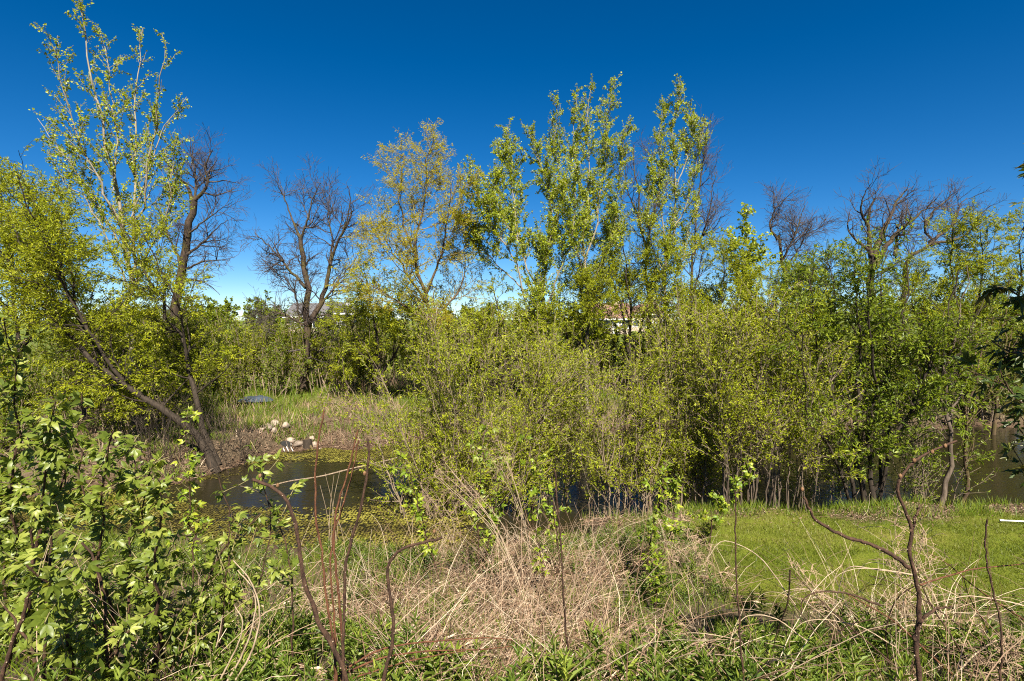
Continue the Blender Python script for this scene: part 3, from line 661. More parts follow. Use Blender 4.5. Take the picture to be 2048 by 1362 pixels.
# the green willow at the right of the lawn edge, thick dark stems
E = 10.5
def near_willow(name, label, limbs, seed, dens=1.0, bark='grey_bark', leafper=19, l1=1.1):
    lv = [sp_(3.2 * dens, (0.20, 1.0), (46, 14), l1, 7, 0.005, fall=0.7, up=0.07, wig=0.12, rr=0.5, thick=0.015),
          sp_(4.0 * dens, (0.12, 1.0), (42, 14), 0.55, 4, 0.0035, fall=0.3, up=0.04, wig=0.13, rr=0.6),
          sp_(4.6 * dens, (0.1, 1.0), (42, 14), 0.28, 2, 0.0025, fall=0.3, up=0.0, wig=0.12, rr=0.6)]
    return build_plant(name, label, 'tree', limbs, lv, dict(on=[2, 3], per_m=leafper * 1.5, size=0.08, aspect=0.40, droop=0.25, nrand=0.8, nup=0.7, nfront=0.35, ang=40, shape='rhomb', jit=0.012),
                       (M[bark], M[bark], M['green_leaf']), seed, None, rscale=0.66)
near_willow('green_willow', 'dark multi stemmed green willow at the right edge of the lawn', [
    (pix([(1735, 1018), (1722, 950), (1712, 880), (1716, 800), (1720, 700), (1715, 600), (1705, 520)], E), 0.085, 0.01),
    (pix([(1745, 1016), (1745, 940), (1735, 860), (1755, 780), (1790, 690), (1810, 600), (1820, 530)], E, 0.5), 0.08, 0.01),
    (pix([(1752, 1012), (1775, 940), (1788, 880), (1830, 800), (1870, 710), (1900, 620), (1920, 540)], E, -0.3), 0.06, 0.01),
    (pix([(1728, 1018), (1700, 960), (1690, 880), (1665, 800), (1640, 720), (1630, 640), (1620, 560)], E, 0.5), 0.06, 0.01),
    (pix([(1725, 1016), (1690, 980), (1660, 910), (1620, 830), (1605, 740), (1600, 650)], E, -0.5), 0.045, 0.008),
    (pix([(1735, 1010), (1770, 900), (1780, 800), (1770, 700), (1760, 600), (1770, 500)], E, 1.2), 0.06, 0.01),
    (pix([(1660, 790), (1680, 700), (1670, 600), (1660, 530)], E, 0.9), 0.04, 0.008),
    (pix([(1800, 860), (1880, 760), (1930, 680), (1970, 600)], E, 0.8), 0.04, 0.008),
    (pix([(1755, 780), (1740, 690), (1740, 600), (1745, 510)], E, -0.7), 0.04, 0.008),
], 111, dens=1.4, bark='dark_shaded_bark')
near_willow('slender_tree', 'slender pale trunked tree standing on the lawn edge at the far right', [
    (pix([(1876, 1010), (1895, 960), (1900, 890), (1897, 830), (1890, 760), (1905, 680), (1925, 600), (1935, 530)], E), 0.075, 0.008),
    (pix([(1897, 840), (1925, 780), (1950, 710), (1965, 640)], E, 0.4), 0.035, 0.006),
    (pix([(1897, 830), (1870, 770), (1860, 700), (1865, 640)], E, -0.3), 0.03, 0.006),
], 112, dens=0.9)
near_willow('slender_tree', 'dark slender tree just behind the pale trunked one at the far right', [
    (pix([(1931, 985), (1930, 920), (1932, 860), (1945, 780), (1970, 700), (1990, 620)], 11.2), 0.065, 0.008),
    (pix([(1932, 850), (1975, 790), (2010, 720), (2030, 640)], 11.2, 0.4), 0.03, 0.006),
], 113, dens=0.9, bark='brown_bark')
near_willow('green_willow', 'leaning willow trunk over the water beside the right edge of the view', [
    (pix([(1985, 860), (1995, 800), (2005, 720), (2010, 640), (2020, 560)], 19.5), 0.12, 0.01),
    (pix([(1992, 800), (1960, 740), (1945, 660), (1955, 590)], 19.5, 0.5), 0.06, 0.01),
    (pix([(1995, 790), (2050, 720), (2080, 640), (2090, 560)], 19.5, -0.5), 0.06, 0.01),
], 114, dens=1.0, bark='brown_bark', l1=1.8)

# ------------------------------------------------------------------ thicket of saplings and far round trees (shared meshes, each an individual)
def proto_sapling(seed, leaf, H):
    rng = np.random.default_rng(seed); limbs = []
    for i in range(9):
        s = np.array((rng.normal(0, 0.45), rng.normal(0, 0.3), 0)); t = s + np.array((rng.normal(0, 0.35), rng.normal(0, 0.3), H * rng.uniform(0.65, 1.0)))
        limbs.append(([s, s + (t - s) * 0.5 + rng.normal(0, 0.06, 3), t], rng.uniform(0.015, 0.03), 0.006))
    limbs[0][0][0] = np.zeros(3)
    lv = [sp_(2.4, (0.25, 1.0), (28, 9), 0.9, 5, 0.006, fall=0.5, up=0.1, wig=0.08, rr=0.6), sp_(2.2, (0.1, 1.0), (36, 12), 0.42, 3, 0.005, up=0.05, rr=0.7)]
    return build_plant('thicket_sapling', 'slender leafy sapling clump in the dense thicket beyond the pond', 'sapling', limbs, lv,
                       dict(on=[0, 1, 2], per_m=24, size=0.11, aspect=0.42, t=(0.2, 1.0), droop=0.2, nfront=0.3, jit=0.02), (M['stem_bark'], M['grey_twig'], M[leaf]), seed, 'saplings of the thicket beyond the pond', trunk_name='stem', snap=False)[0]
protos = [proto_sapling(201, 'olive_leaf', 2.9), proto_sapling(202, 'willow_leaf', 2.5), proto_sapling(203, 'olive_leaf', 3.3), proto_sapling(204, 'green_leaf', 2.6)]
rng = np.random.default_rng(77); first = [True] * 4
def put_sapling(x, y, s):
    k = int(rng.integers(4)); loc = (x, y, hz(x, y) - 0.05)
    if first[k]: r = protos[k]; r.location = loc; first[k] = False; r.scale = (s,) * 3
    else: dup(protos[k], loc, rng.uniform(0, 6.28), s)
for i in range(90):
    d = rng.uniform(22.5, 33); px = rng.uniform(150, 740); put_sapling((px - 1024) / F * d, d, rng.uniform(0.75, 1.2))
for i in range(110):
    d = rng.uniform(21.6, 34); px = rng.uniform(720, 2150); put_sapling((px - 1024) / F * d, d, rng.uniform(0.7, 1.25))

for i in range(36):
    d = rng.uniform(20.9, 23); px = rng.uniform(1400, 2180); put_sapling((px - 1024) / F * d, d, rng.uniform(0.6, 1.0))
for i in range(44):
    y_ = rng.uniform(12.5, 21.5); x_ = rng.uniform(-20, -8.6)
    if pond_sd(np.array([x_]), np.array([y_]))[0] < -0.6: put_sapling(x_, y_, rng.uniform(0.5, 0.9))

def round_tree(name, label, px, top, half, d, seed, leaf='conifer_leaf', group='round trees in front of the houses', base_py=690, dens=1.0):
    c = at(px, base_py, d); z0 = hz(c[0], d); H = at(px, top, d)[2] - z0; w = half / F * d; rng = np.random.default_rng(seed)
    b = np.array((c[0], d, z0)); limbs = [([b, b + (0, 0, H * 0.4), b + (0.1, 0, H * 0.85)], 0.03 * H, 0.02)]
    for i in range(9):
        a = rng.uniform(0, 6.28); q = b + (0, 0, H * rng.uniform(0.1, 0.45)); e = q + np.array((math.cos(a) * w * 0.7, math.sin(a) * w * 0.7, H * rng.uniform(0.2, 0.42)))
        limbs.append(([q, (q + e) / 2 + (0, 0, 0.1 * H), e], 0.012 * H, 0.02))
    L = H / 6
    lv = [sp_(2.2 / L * dens, (0.15, 1.0), (55, 14), 1.15 * L, 5, 0.012, fall=0.3, up=0.08), sp_(2.8 / L * dens, (0.1, 1.0), (45, 14), 0.55 * L, 3, 0.01, up=0.08)]
    return build_plant(name, label, 'tree', limbs, lv, dict(on=[1, 2], per_m=20 / L, size=0.24 * L, aspect=0.8, droop=0.0, nfront=0.4, jit=0.05 * L), (M['dark_shaded_bark'], M['dark_shaded_bark'], M[leaf]), seed, group)
round_tree('round_tree', 'round dark green tree on the left in front of the houses', 435, 585, 52, 55, 211)
round_tree('round_tree', 'round green tree left of the grey house beside the forked leafless tree', 530, 577, 58, 50, 212)
round_tree('round_tree', 'brownish green round tree just right of the thick dark leafless trunk', 385, 577, 38, 60, 213, leaf='olive_leaf')
far_spots = [(120, 600, 60, 58), (235, 590, 60, 62), (300, 600, 50, 56), (700, 640, 40, 60), (760, 615, 50, 62), (850, 620, 60, 58), (960, 610, 60, 64), (1060, 620, 50, 60), (1320, 628, 42, 56), (1400, 610, 60, 58), (1510, 600, 60, 60), (1620, 590, 60, 56), (1740, 580, 70, 60), (1850, 585, 60, 58), (1960, 580, 70, 62), (2070, 580, 60, 58)]
far_protos = {}
for i, (px, top, half, d) in enumerate(far_spots):
    lf = ('olive_leaf', 'conifer_leaf', 'willow_leaf')[i % 3]; lab = 'rounded distant tree in the line across the far meadow'; grp = 'distant trees across the meadow'
    if i < 3:
        far_protos[i] = (round_tree('distant_tree', lab, px, top, half, d, 220 + i, lf, grp), at(px, top, d)[2])
    else:
        root, zt = far_protos[i % 3]; root = root[0]; x = (px - 1024) / F * d; z0 = hz(x, d)
        s = (at(px, top, d)[2] - z0) / (zt - root.location[2]); dup(root, (x, d, z0), i * 1.7, s)

frr = np.random.default_rng(19)
for i in range(44):
    d = frr.uniform(115, 150); px = -150 + i * 54 + frr.uniform(-15, 15); root, zt = far_protos[i % 3]; root = root[0]; x = (px - 1024) / F * d; z0 = hz(x, d)
    dup(root, (x, d, z0), frr.uniform(0, 6.28), (at(px, frr.uniform(596, 622), d)[2] - z0) / (zt - root.location[2]))

# ------------------------------------------------------------------ houses and car far behind
def box(x0, x1, y0, y1, z0, z1):
    V = np.array([(x, y, z) for z in (z0, z1) for y in (y0, y1) for x in (x0, x1)], float)
    return V, np.array([(0, 2, 3, 1), (4, 5, 7, 6), (0, 1, 5, 4), (2, 6, 7, 3), (0, 4, 6, 2), (1, 3, 7, 5)])
def boxes(name, lst, mat, parent, smooth=False):
    parts = []
    for b in lst: V, q = box(*b); parts.append((V, q, None, np.zeros(8)))
    V, Q, T, A = merge(parts); return obj(name, mesh_np(name, V, Q), mat, parent)
M['siding_grey'] = noise_mat('siding_grey', (0.20, 0.20, 0.21), (0.30, 0.30, 0.31), 3, bump=0.1)
M['siding_tan'] = noise_mat('siding_tan', (0.33, 0.26, 0.20), (0.45, 0.36, 0.28), 3, bump=0.1)
M['stone_tan'] = noise_mat('stone_tan', (0.30, 0.22, 0.17), (0.55, 0.45, 0.36), 5, bump=0.4)
M['roof_grey'] = noise_mat('roof_grey', (0.060, 0.058, 0.062), (0.12, 0.115, 0.12), 10, bump=0.3)
M['roof_brown'] = noise_mat('roof_brown', (0.14, 0.075, 0.055), (0.24, 0.14, 0.105), 10, bump=0.3)
M['white_trim'] = noise_mat('white_trim', (0.74, 0.74, 0.73), (0.84, 0.84, 0.83), 6, bump=0.0)
M['glass'] = noise_mat('window_glass', (0.02, 0.03, 0.04), (0.04, 0.05, 0.06), 2, rough=0.08, spec=0.8, bump=0)
def house(label, px, d, w, dep, eave, ridge, wall, roof, gable_front=False, rot=0.0):
    x = (px - 1024) / F * d; h = thing('house', label, 'house', (x, d, hz(x, d) - 0.05), 'houses beyond the meadow'); h.rotation_euler = (0, 0, rot)
    boxes('wall', [(-w / 2, w / 2, 0, dep, 0, eave)], M[wall], h)
    ov = 0.45
    if not gable_front:
        V = np.array([(-w / 2 - ov, -ov, eave - 0.15), (w / 2 + ov, -ov, eave - 0.15), (w / 2 + ov, dep / 2, ridge), (-w / 2 - ov, dep / 2, ridge), (-w / 2 - ov, dep + ov, eave - 0.15), (w / 2 + ov, dep + ov, eave - 0.15)])
        Q = np.array([(0, 1, 2, 3), (3, 2, 5, 4), (0, 4, 5, 1)]); T = np.array([(0, 3, 4), (1, 5, 2)])
    else:
        V = np.array([(-w / 2 - ov, -ov, eave - 0.15), (-w / 2 - ov, dep + ov, eave - 0.15), (0, dep + ov, ridge), (0, -ov, ridge), (w / 2 + ov, -ov, eave - 0.15), (w / 2 + ov, dep + ov, eave - 0.15)])
        Q = np.array([(0, 3, 2, 1), (3, 4, 5, 2), (0, 1, 5, 4)]); T = np.array([(0, 4, 3), (1, 2, 5)])
    rf = obj('roof', mesh_np('roof', V, Q, T), M[roof], h)
    boxes('chimney', [(w * 0.2, w * 0.2 + 0.8, dep * 0.45, dep * 0.45 + 0.8, ridge - 0.8, ridge + 0.7)], M[wall], rf)
    boxes('fascia', [(-w / 2 - ov, w / 2 + ov, -ov - 0.06, -ov - 0.004, eave - 0.36, eave - 0.14)], M['white_trim'], rf)
    for fl in range(int(eave // 2.6)):
        for k in np.linspace(-0.34, 0.34, 4):
            if fl == 0 and abs(k - 0.113) < 0.02: continue
            cx_ = k * w; z = 0.9 + fl * 2.7
            fr = boxes('window', [(cx_ - 0.62, cx_ + 0.62, -0.06, -0.005, z, z + 0.09), (cx_ - 0.62, cx_ + 0.62, -0.06, -0.005, z + 1.31, z + 1.4), (cx_ - 0.62, cx_ - 0.53, -0.06, -0.005, z + 0.09, z + 1.31), (cx_ + 0.53, cx_ + 0.62, -0.06, -0.005, z + 0.09, z + 1.31)], M['white_trim'], h)
            boxes('pane', [(cx_ - 0.53, cx_ + 0.53, -0.03, -0.006, z + 0.09, z + 1.31)], M['glass'], fr)
    dr = boxes('door', [(0.113 * w - 0.5, 0.113 * w + 0.5, -0.07, -0.004, 0, 2.1)], M['white_trim'], h)
    boxes('handle', [(0.113 * w + 0.36, 0.113 * w + 0.42, -0.12, -0.071, 1.0, 1.1)], M['glass'], dr)
    return h
house('grey roofed house with stone front seen behind the forked leafless tree', 608, 95, 6.0, 9, 3.0, 5.2, 'stone_tan', 'roof_grey')
house('grey two storey house right of the forked leafless tree', 662, 100, 7.5, 9, 3.6, 5.6, 'siding_grey', 'roof_grey', gable_front=True)
house('brown roofed house glimpsed between the dark willow stems in the centre', 1222, 92, 6.5, 9, 2.7, 5.2, 'siding_tan', 'roof_brown')
house('tan house far behind, right of the brown roofed one', 1300, 110, 8, 9, 3.6, 5.6, 'siding_tan', 'roof_brown', True)
# white car beside the grey house
M['car_white'] = noise_mat('car_white', (0.74, 0.74, 0.75), (0.82, 0.82, 0.82), 2, rough=0.25, spec=0.6, bump=0)
M['rubber'] = noise_mat('rubber', (0.015, 0.015, 0.015), (0.03, 0.03, 0.03), 20, bump=0)
M['rim'] = noise_mat('rim', (0.4, 0.4, 0.42), (0.55, 0.55, 0.56), 20, rough=0.3, bump=0, metallic=0.8)
cd = 88.0; cxx = (688 - 1024) / F * cd
car = thing('parked_car', 'white car parked on the grass by the grey house', 'car', (cxx, cd, hz(cxx, cd)))
prof = [(-2.2, .35), (-2.25, .75), (-2.1, .95), (-1.75, 1.02), (-1.3, 1.55), (0.7, 1.58), (1.25, 1.05), (2.1, .92), (2.25, .7), (2.2, .35)]
Vb = np.array([(x, s * (0.9 if z < 1.1 else 0.72), z) for s in (-1, 1) for x, z in prof]); nb = len(prof)
Qb = np.array([(i, (i + 1) % nb, nb + (i + 1) % nb, nb + i) for i in range(nb)])
cm = bpy.data.meshes.new('body'); cm.from_pydata([tuple(v) for v in Vb], [], [tuple(q) for q in Qb] + [tuple(range(nb - 1, -1, -1)), tuple(range(nb, 2 * nb))]); obj('body', cm, M['car_white'], car)
for s in (-1, 1):
    for x0, x1 in ((-1.15, -0.35), (-0.28, 0.55)):
        Vw = np.array([(x0, s * 0.86, 1.08), (x1, s * 0.86, 1.08), (x1 - (0 if x1 < 0 else 0.05), s * 0.755, 1.48), (x0 + 0.1, s * 0.755, 1.48)]); Vw = np.vstack([Vw, Vw + (0, s * 0.03, 0)])
        obj('window', mesh_np('window', Vw, np.array([(0, 1, 2, 3), (4, 5, 6, 7), (0, 1, 5, 4), (1, 2, 6, 5), (2, 3, 7, 6), (3, 0, 4, 7)])), M['glass'], car)
for x in (-1.4, 1.4):
    for s in (-1, 1):
        a = np.linspace(0, 2 * math.pi, 16, endpoint=False)
        def disc(r, y0, y1):
            V = np.array([(x + r * math.cos(t), y, 0.33 + r * math.sin(t)) for y in (y0, y1) for t in a]); me = bpy.data.meshes.new('wheel')
            me.from_pydata([tuple(v) for v in V], [], [tuple(range(16)), tuple(range(31, 15, -1))] + [(i, (i + 1) % 16, 16 + (i + 1) % 16, 16 + i) for i in range(16)]); return me
        wh = obj('wheel', disc(0.33, s * 0.70, s * 0.93), M['rubber'], car); obj('rim', disc(0.2, s * 0.90, s * 0.945), M['rim'], wh)
# ------------------------------------------------------------------ far bank: rocks, drain grate, stump, tarp, fallen branch
M['rock'] = noise_mat('rock', (0.22, 0.165, 0.125), (0.36, 0.29, 0.23), 6, bump=0.25, dist=0.01)
M['rock_grey'] = noise_mat('rock_grey', (0.096, 0.072, 0.056), (0.224, 0.176, 0.136), 6, bump=0.25, dist=0.01)
M['galv'] = noise_mat('galvanised', (0.50, 0.48, 0.44), (0.72, 0.70, 0.66), 30, rough=0.5, bump=0.1)
M['tarp'] = noise_mat('tarp', (0.018, 0.024, 0.038), (0.055, 0.07, 0.10), 5, rough=0.35, spec=0.5, bump=0.3, dist=0.02)
import bmesh
def rock_mesh(seed, sx, sy, sz_):
    bm = bmesh.new(); bmesh.ops.create_icosphere(bm, subdivisions=3, radius=1.0); r = np.random.default_rng(seed); ax = nrm(r.normal(size=(9, 3))); off = r.uniform(0.55, 0.95, 9)
    for v in bm.verts:
        p = np.array(v.co)
        for a, o_ in zip(ax, off):
            t = p @ a
            if t > o_: p = p - a * (t - o_) * 0.85
        p = p * (1 + 0.04 * math.sin(p[0] * 7 + seed) * math.sin(p[1] * 6 + 1)); v.co = p * (sx, sy, sz_)
    me = bpy.data.meshes.new('rock'); bm.to_mesh(me); bm.free(); me.polygons.foreach_set('use_smooth', [True] * len(me.polygons)); return me
RK = [(551, 878, 12, 9, 1, 'white rock, highest of the heap above the metal grate'), (572, 880, 13, 10, 1, 'cream angular rock right of the highest white rock in the heap'), (536, 884, 9, 6, 1, 'pinkish rock left of the highest white rock'), (581, 889, 12, 10, 1, 'pale slanting rock at the upper right end of the metal grate'), (546, 885, 7, 5, 1, 'small peach rock just under the highest white rock'),
      (528, 890, 6, 5, 1, 'smallest rock at the left end of the heap'), (543, 889, 9, 5, 1, 'flat pale rock left of the metal grate'), (537, 896, 12, 9, 0, 'round tan rock left of the grate at the waterline'), (548, 895, 9, 9, 1, 'upright pale rock touching the left end of the grate'), (588, 887, 9, 7, 0, 'grey rock right of the grate top'),
      (596, 893, 14, 11, 0, 'large brown rock right of the metal grate at the water'), (606, 892, 5, 4, 1, 'little white rock beside the dark stump'), (624, 882, 8, 9, 1, 'pale upright rock right of the dark stump'), (629, 889, 10, 8, 1, 'white wedge rock at the right end of the heap'), (524, 900, 10, 4, 1, 'flat pale slab at the far left by the water'), (641, 894, 4, 3, 1, 'lone small pale stone right of the heap')]
for i, (px, py, hw, hh, pale, lab) in enumerate(RK):
    d = 17.1 + (900 - py) * 0.04; q = at(px, py, d); w = hw / F * d * 0.8; h = hh / F * d * 0.8
    o = obj('rock', rock_mesh(300 + i, w, w * 0.8, h), M['rock' if pale else 'rock_grey'], None, None, (q[0], d, hz(q[0], d) + h * 0.45))
    o.rotation_euler = (0.2 * math.sin(i), 0.25 * math.cos(i * 3), i * 1.3); tag(o, lab, 'rock', 'rocks on the far bank')
def tube_obj(name, pts, r, mat, parent=None, k=6, n=8, r1=None):
    P = spline(pts, n)[None]; R = np.linspace(r, r if r1 is None else r1, n)[None]; V, Q = tubes(P, R, k)
    return obj(name, mesh_np(name, V, Q, smooth=True), mat, parent)
gd = 17.0; g0 = at(572, 902, gd); gr = thing('drain_grate', 'slanted white metal bar grate over the drain among the rocks', 'grate', g0)
def gp(px, py, dd=0.0): return at(px, py, gd + dd) - g0
tube_obj('rail', [gp(560, 890, 0.35), gp(583, 888, 0.35)], 0.016, M['galv'], gr, n=2); tube_obj('side_bar', [gp(556, 903, -0.05), gp(560, 890, 0.35)], 0.016, M['galv'], gr, n=2)
for a, b in ((560, 560), (568, 563.5), (576, 571), (585, 579)): tube_obj('bar', [gp(a + 1, 902, -0.1), gp(b, 889.5, 0.36)], 0.015, M['galv'], gr, n=2)
rec = bmesh.new(); bmesh.ops.create_cone(rec, segments=18, radius1=0.26, radius2=0.26, depth=0.5, cap_ends=True)
rm = bpy.data.meshes.new('pipe_end'); rec.to_mesh(rm); rec.free(); o = obj('pipe_end', rm, M['rubber'], gr); o.location = gp(572, 897, 0.45); o.rotation_euler = (math.pi / 2, 0, 0)
# stump
sd0 = 17.35; q = at(614, 893, sd0); srng = np.random.default_rng(9)
st = thing('tree_stump', 'dark weathered stump among the rocks at the water', 'stump', (q[0], sd0, q[2] - 0.15))
tube_obj('trunk', [(0, 0, 0), (0.02, 0, 0.18), (0, 0.02, 0.37)], 0.17, M['dark_shaded_bark'], st, k=11, n=5, r1=0.13)
tube_obj('cut_top', [(0, 0.02, 0.368), (0, 0.02, 0.385)], 0.128, M['brown_bark'], st, k=11, n=2, r1=0.02)
tube_obj('root', [(0.1, -0.05, 0.2), (0.2, -0.12, 0.1), (0.27, -0.2, -0.05)], 0.05, M['brown_bark'], st, n=5, r1=0.02)
# tarp, crumpled dome in the grass
td = 21.6; q = at(512, 818, td); tg = 26; u = np.linspace(-1, 1, tg); TX, TY = np.meshgrid(u, u); rr_ = np.sqrt(TX ** 2 + TY ** 2)
TZ = 0.17 * np.clip(1 - rr_ ** 2, 0, 1) ** 0.7 + (fbm(TX * 3 + 9, TY * 3 + 9, 8) - 0.5) * 0.14 * (rr_ < 1.0)
ti = np.arange(tg * tg).reshape(tg, tg); tq = np.stack([ti[:-1, :-1], ti[:-1, 1:], ti[1:, 1:], ti[1:, :-1]], -1).reshape(-1, 4)
kq = (rr_.ravel()[tq].max(1) < 1.08); o = obj('tarp', mesh_np('tarp', np.stack([TX * 0.66, TY * 0.5, TZ], -1).reshape(-1, 3), tq[kq], smooth=True), M['tarp'], None, None, (q[0], td, hz(q[0], td) + 0.12)); tag(o, 'crumpled dark blue sheet lying in the grass of the far bank', 'tarp')
# fallen branch over the water
fb = thing('fallen_branch', 'long thin fallen branch lying across the open water', 'branch', at(540, 970, 12.4))
b0 = np.array(fb.location)
tube_obj('stem', [at(x, y, dd) - b0 for x, y, dd in ((540, 972, 12.4), (580, 962, 12.6), (640, 953, 12.9), (700, 938, 13.3), (770, 922, 13.9), (800, 914, 14.2))], 0.014, M['stem_bark'], fb, n=14, r1=0.024)
tube_obj('twig', [at(x, y, dd) - b0 for x, y, dd in ((575, 964, 12.6), (520, 975, 12.2), (480, 972, 12.0))], 0.008, M['grey_twig'], fb, n=6, r1=0.004)
# white pipe on the lawn at the right edge
pd = at(2003, 1056, 9.35); pw = thing('pipe', 'white plastic pipe lying on the lawn at the right edge', 'pipe', (pd[0], 9.35, hz(pd[0], 9.35) + 0.05))
M['pvc'] = noise_mat('white_pvc', (0.605, 0.605, 0.588), (0.689, 0.689, 0.672), 8, rough=0.4, bump=0)
tube_obj('tube', [(0, 0, 0), (0.8, -0.12, 0.0), (1.7, -0.26, 0.01)], 0.012, M['pvc'], pw, k=10, n=6)
tube_obj('end_cap', [(-0.03, 0.004, 0), (0.03, -0.004, 0)], 0.0145, M['pvc'], pw, k=10, n=2)

# ------------------------------------------------------------------ grass and ground cover (countless)
def blades(name, label, x, y, L, Wd, mat, seed, lean=0.35, lean_dir=None, shape='blade', var=None, z_off=0.0, cat='grass'):
    r = np.random.default_rng(seed); n = len(x); z = height(x, y) + z_off
    ax = r.normal(size=(n, 3)) * lean; ax[:, 2] = 1.0
    if lean_dir is not None: ax += np.array(lean_dir)
    nz = r.normal(size=(n, 3)); nz[:, 1] -= 0.8; nz[:, 2] += 0.3
    v = np.clip(r.normal(0.45, 0.2, n), 0, 1) if var is None else var
    V, Q, T, A = leaves(np.stack([x, y, z], -1), ax, nz, L, Wd, v, shape)
    o = obj(name, mesh_np(name, V, Q, T, {'var': A}), M[mat], None, 'stuff'); o["label"] = label; o["category"] = cat; return o
r = np.random.default_rng(5)
def scatter(n, x0, x1, y0, y1, f, seed):
    q = np.random.default_rng(seed); x = q.uniform(x0, x1, n); y = q.uniform(y0, y1, n); k = q.random(n) < f(x, y); return x[k], y[k]
x, y = scatter(170000, 1.2, 10.5, 5.8, 10.9, lambda X, Y: lawn_mask(X, Y) * (0.55 + 0.45 * fbm(X * 1.5, Y * 1.5, 6)), 61)
pv = np.clip(0.42 + (fbm(x * 0.9, y * 1.6, 12) - 0.5) * 1.9 + 0.35 * np.clip((y - 9.0) / 1.0, 0, 1) + r.normal(0, 0.13, len(x)), 0, 1)
blades('lawn_grass', 'short mown lawn grass, green with straw tinted patches', x, y, r.uniform(0.03, 0.075, len(x)), r.uniform(0.004, 0.009, len(x)), 'grass', 62, 0.6, var=pv, shape='tri')
# taller grass: lawn edge, near left shore, far bank
x, y = scatter(14000, 1.5, 11, 9.6, 11.2, lambda X, Y: (pond_sd(X, Y) < 0.05) * (0.15 + 0.75 * (fbm(X * 1.6, Y * 2, 16) > 0.52)), 63)
blades('bank_grass', 'tufts of longer grass along the lawn edge by the water', x, y, r.uniform(0.06, 0.24, len(x)), r.uniform(0.006, 0.012, len(x)), 'reed_grass', 64, 0.4)
x, y = scatter(42000, -13, 12, 17.0, 24.5, lambda X, Y: (pond_sd(X, Y) < -0.35) * sstep((-pond_sd(X, Y) - 0.3) / 1.0) * sstep((fbm(X * 0.9, Y * 1.1, 26) - 0.36) / 0.12) * 0.9, 65)
blades('far_bank_grass', 'bright green long grass on the bank beyond the pond', x, y, r.uniform(0.1, 0.5, len(x)) * (0.4 + 1.1 * fbm(x * 1.3, y * 1.3, 91)), r.uniform(0.012, 0.024, len(x)), 'reed_grass', 66, 0.4)
x, y = scatter(9000, -12, -5.5, 12.2, 18.5, lambda X, Y: (pond_sd(X, Y) < -0.15) * sstep((fbm(X * 1.1, Y * 1.1, 77) - 0.46) / 0.08), 95)
blades('mud_bank_grass', 'scattered green tufts on the muddy bank under the leaning willow', x, y, r.uniform(0.08, 0.35, len(x)), r.uniform(0.010, 0.02, len(x)), 'reed_grass', 96, 0.4)
x, y = scatter(26000, -13, 14, 14.0, 30, lambda X, Y: (pond_sd(X, Y) < -0.1) * (fbm(X * 0.8, Y * 0.9, 36) > 0.46) * (pond_sd(X, Y) > -9), 67)
blades('far_bank_straw', 'dead straw stems standing on the bank beyond the pond', x, y, r.uniform(0.15, 0.7, len(x)) * np.where(y > 23, 1.6, 0.7), r.uniform(0.010, 0.02, len(x)), 'straw', 68, 0.5)
x, y = scatter(26000, -45, 50, 24, 70, lambda X, Y: 0.6 + 0 * X, 69)
blades('meadow_grass', 'rough green meadow grass beyond the thicket', x, y, r.uniform(0.3, 0.8, len(x)), r.uniform(0.03, 0.06, len(x)), 'grass', 70, 0.3, shape='tri')
# leaf litter under the bushes and on the muddy bank
x, y = scatter(20000, -2, 11, 9.2, 11.2, lambda X, Y: (pond_sd(X, Y) < 0.02) * (1 - 0.92 * lawn_mask(X, Y)), 71)
V, Q, T, A = leaves(np.stack([x, y, height(x, y) + 0.012], -1), r.normal(size=(len(x), 3)) * (1, 1, 0.25), r.normal(size=(len(x), 3)) * 0.4 + (0, 0, 1), r.uniform(0.03, 0.07, len(x)), r.uniform(0.012, 0.03, len(x)), np.clip(r.normal(0.5, 0.25, len(x)), 0, 1))
o = obj('leaf_litter', mesh_np('leaf_litter', V, Q, T, {'var': A}), M['litter'], None, 'stuff'); o["label"] = "brown leaf litter at the edge of the lawn"; o["category"] = "leaf litter"
x, y = scatter(26000, -11, 3, 13.0, 19.5, lambda X, Y: (pond_sd(X, Y) < 0.02) * (pond_sd(X, Y) > -1.9), 72)
V, Q, T, A = leaves(np.stack([x, y, height(x, y) + 0.02], -1), r.normal(size=(len(x), 3)) * (1, 1, 0.3), r.normal(size=(len(x), 3)) * 0.5 + (0, 0, 1), r.uniform(0.05, 0.2, len(x)), r.uniform(0.012, 0.03, len(x)), np.clip(r.normal(0.42, 0.25, len(x)), 0, 1))
o = obj('bank_litter', mesh_np('bank_litter', V, Q, T, {'var': A}), M['litter'], None, 'stuff'); o["label"] = "dry reddish litter and roots on the far muddy bank"; o["category"] = "leaf litter"

# near bank: straw tangle, as long curved ribbons
def ribbons(name, label, x, y, L, rad, mat, seed, up=(0.1, 0.8), bend=0.25, N=5, k=3, wind=(0, 0, 0), z_off=0.0, grav=-0.12, cat='grass'):
    q = np.random.default_rng(seed); n = len(x); a = q.uniform(0, 2 * math.pi, n); u_ = q.uniform(*up, n)
    d = np.stack([np.cos(a), np.sin(a), u_ * 2], -1) + np.array(wind); pos = np.stack([x, y, height(x, y) + z_off], -1)
    P, R = shoot(q, pos, d, L, N, bend, grav, rad, 0.0012)
    hgt = height(P[:, :, 0].ravel(), P[:, :, 1].ravel()).reshape(P.shape[:2]); P[:, :, 2] = np.maximum(P[:, :, 2], hgt + 0.012 + 0.05 * q.random((n, 1)))
    V, Q = tubes(P, R, k); A = np.repeat(np.clip(q.normal(0.5, 0.32, n), 0, 1), N * k)
    o = obj(name, mesh_np(name, V, Q, None, {'var': A}, smooth=True), M[mat], None, 'stuff'); o["label"] = label; o["category"] = cat; return o
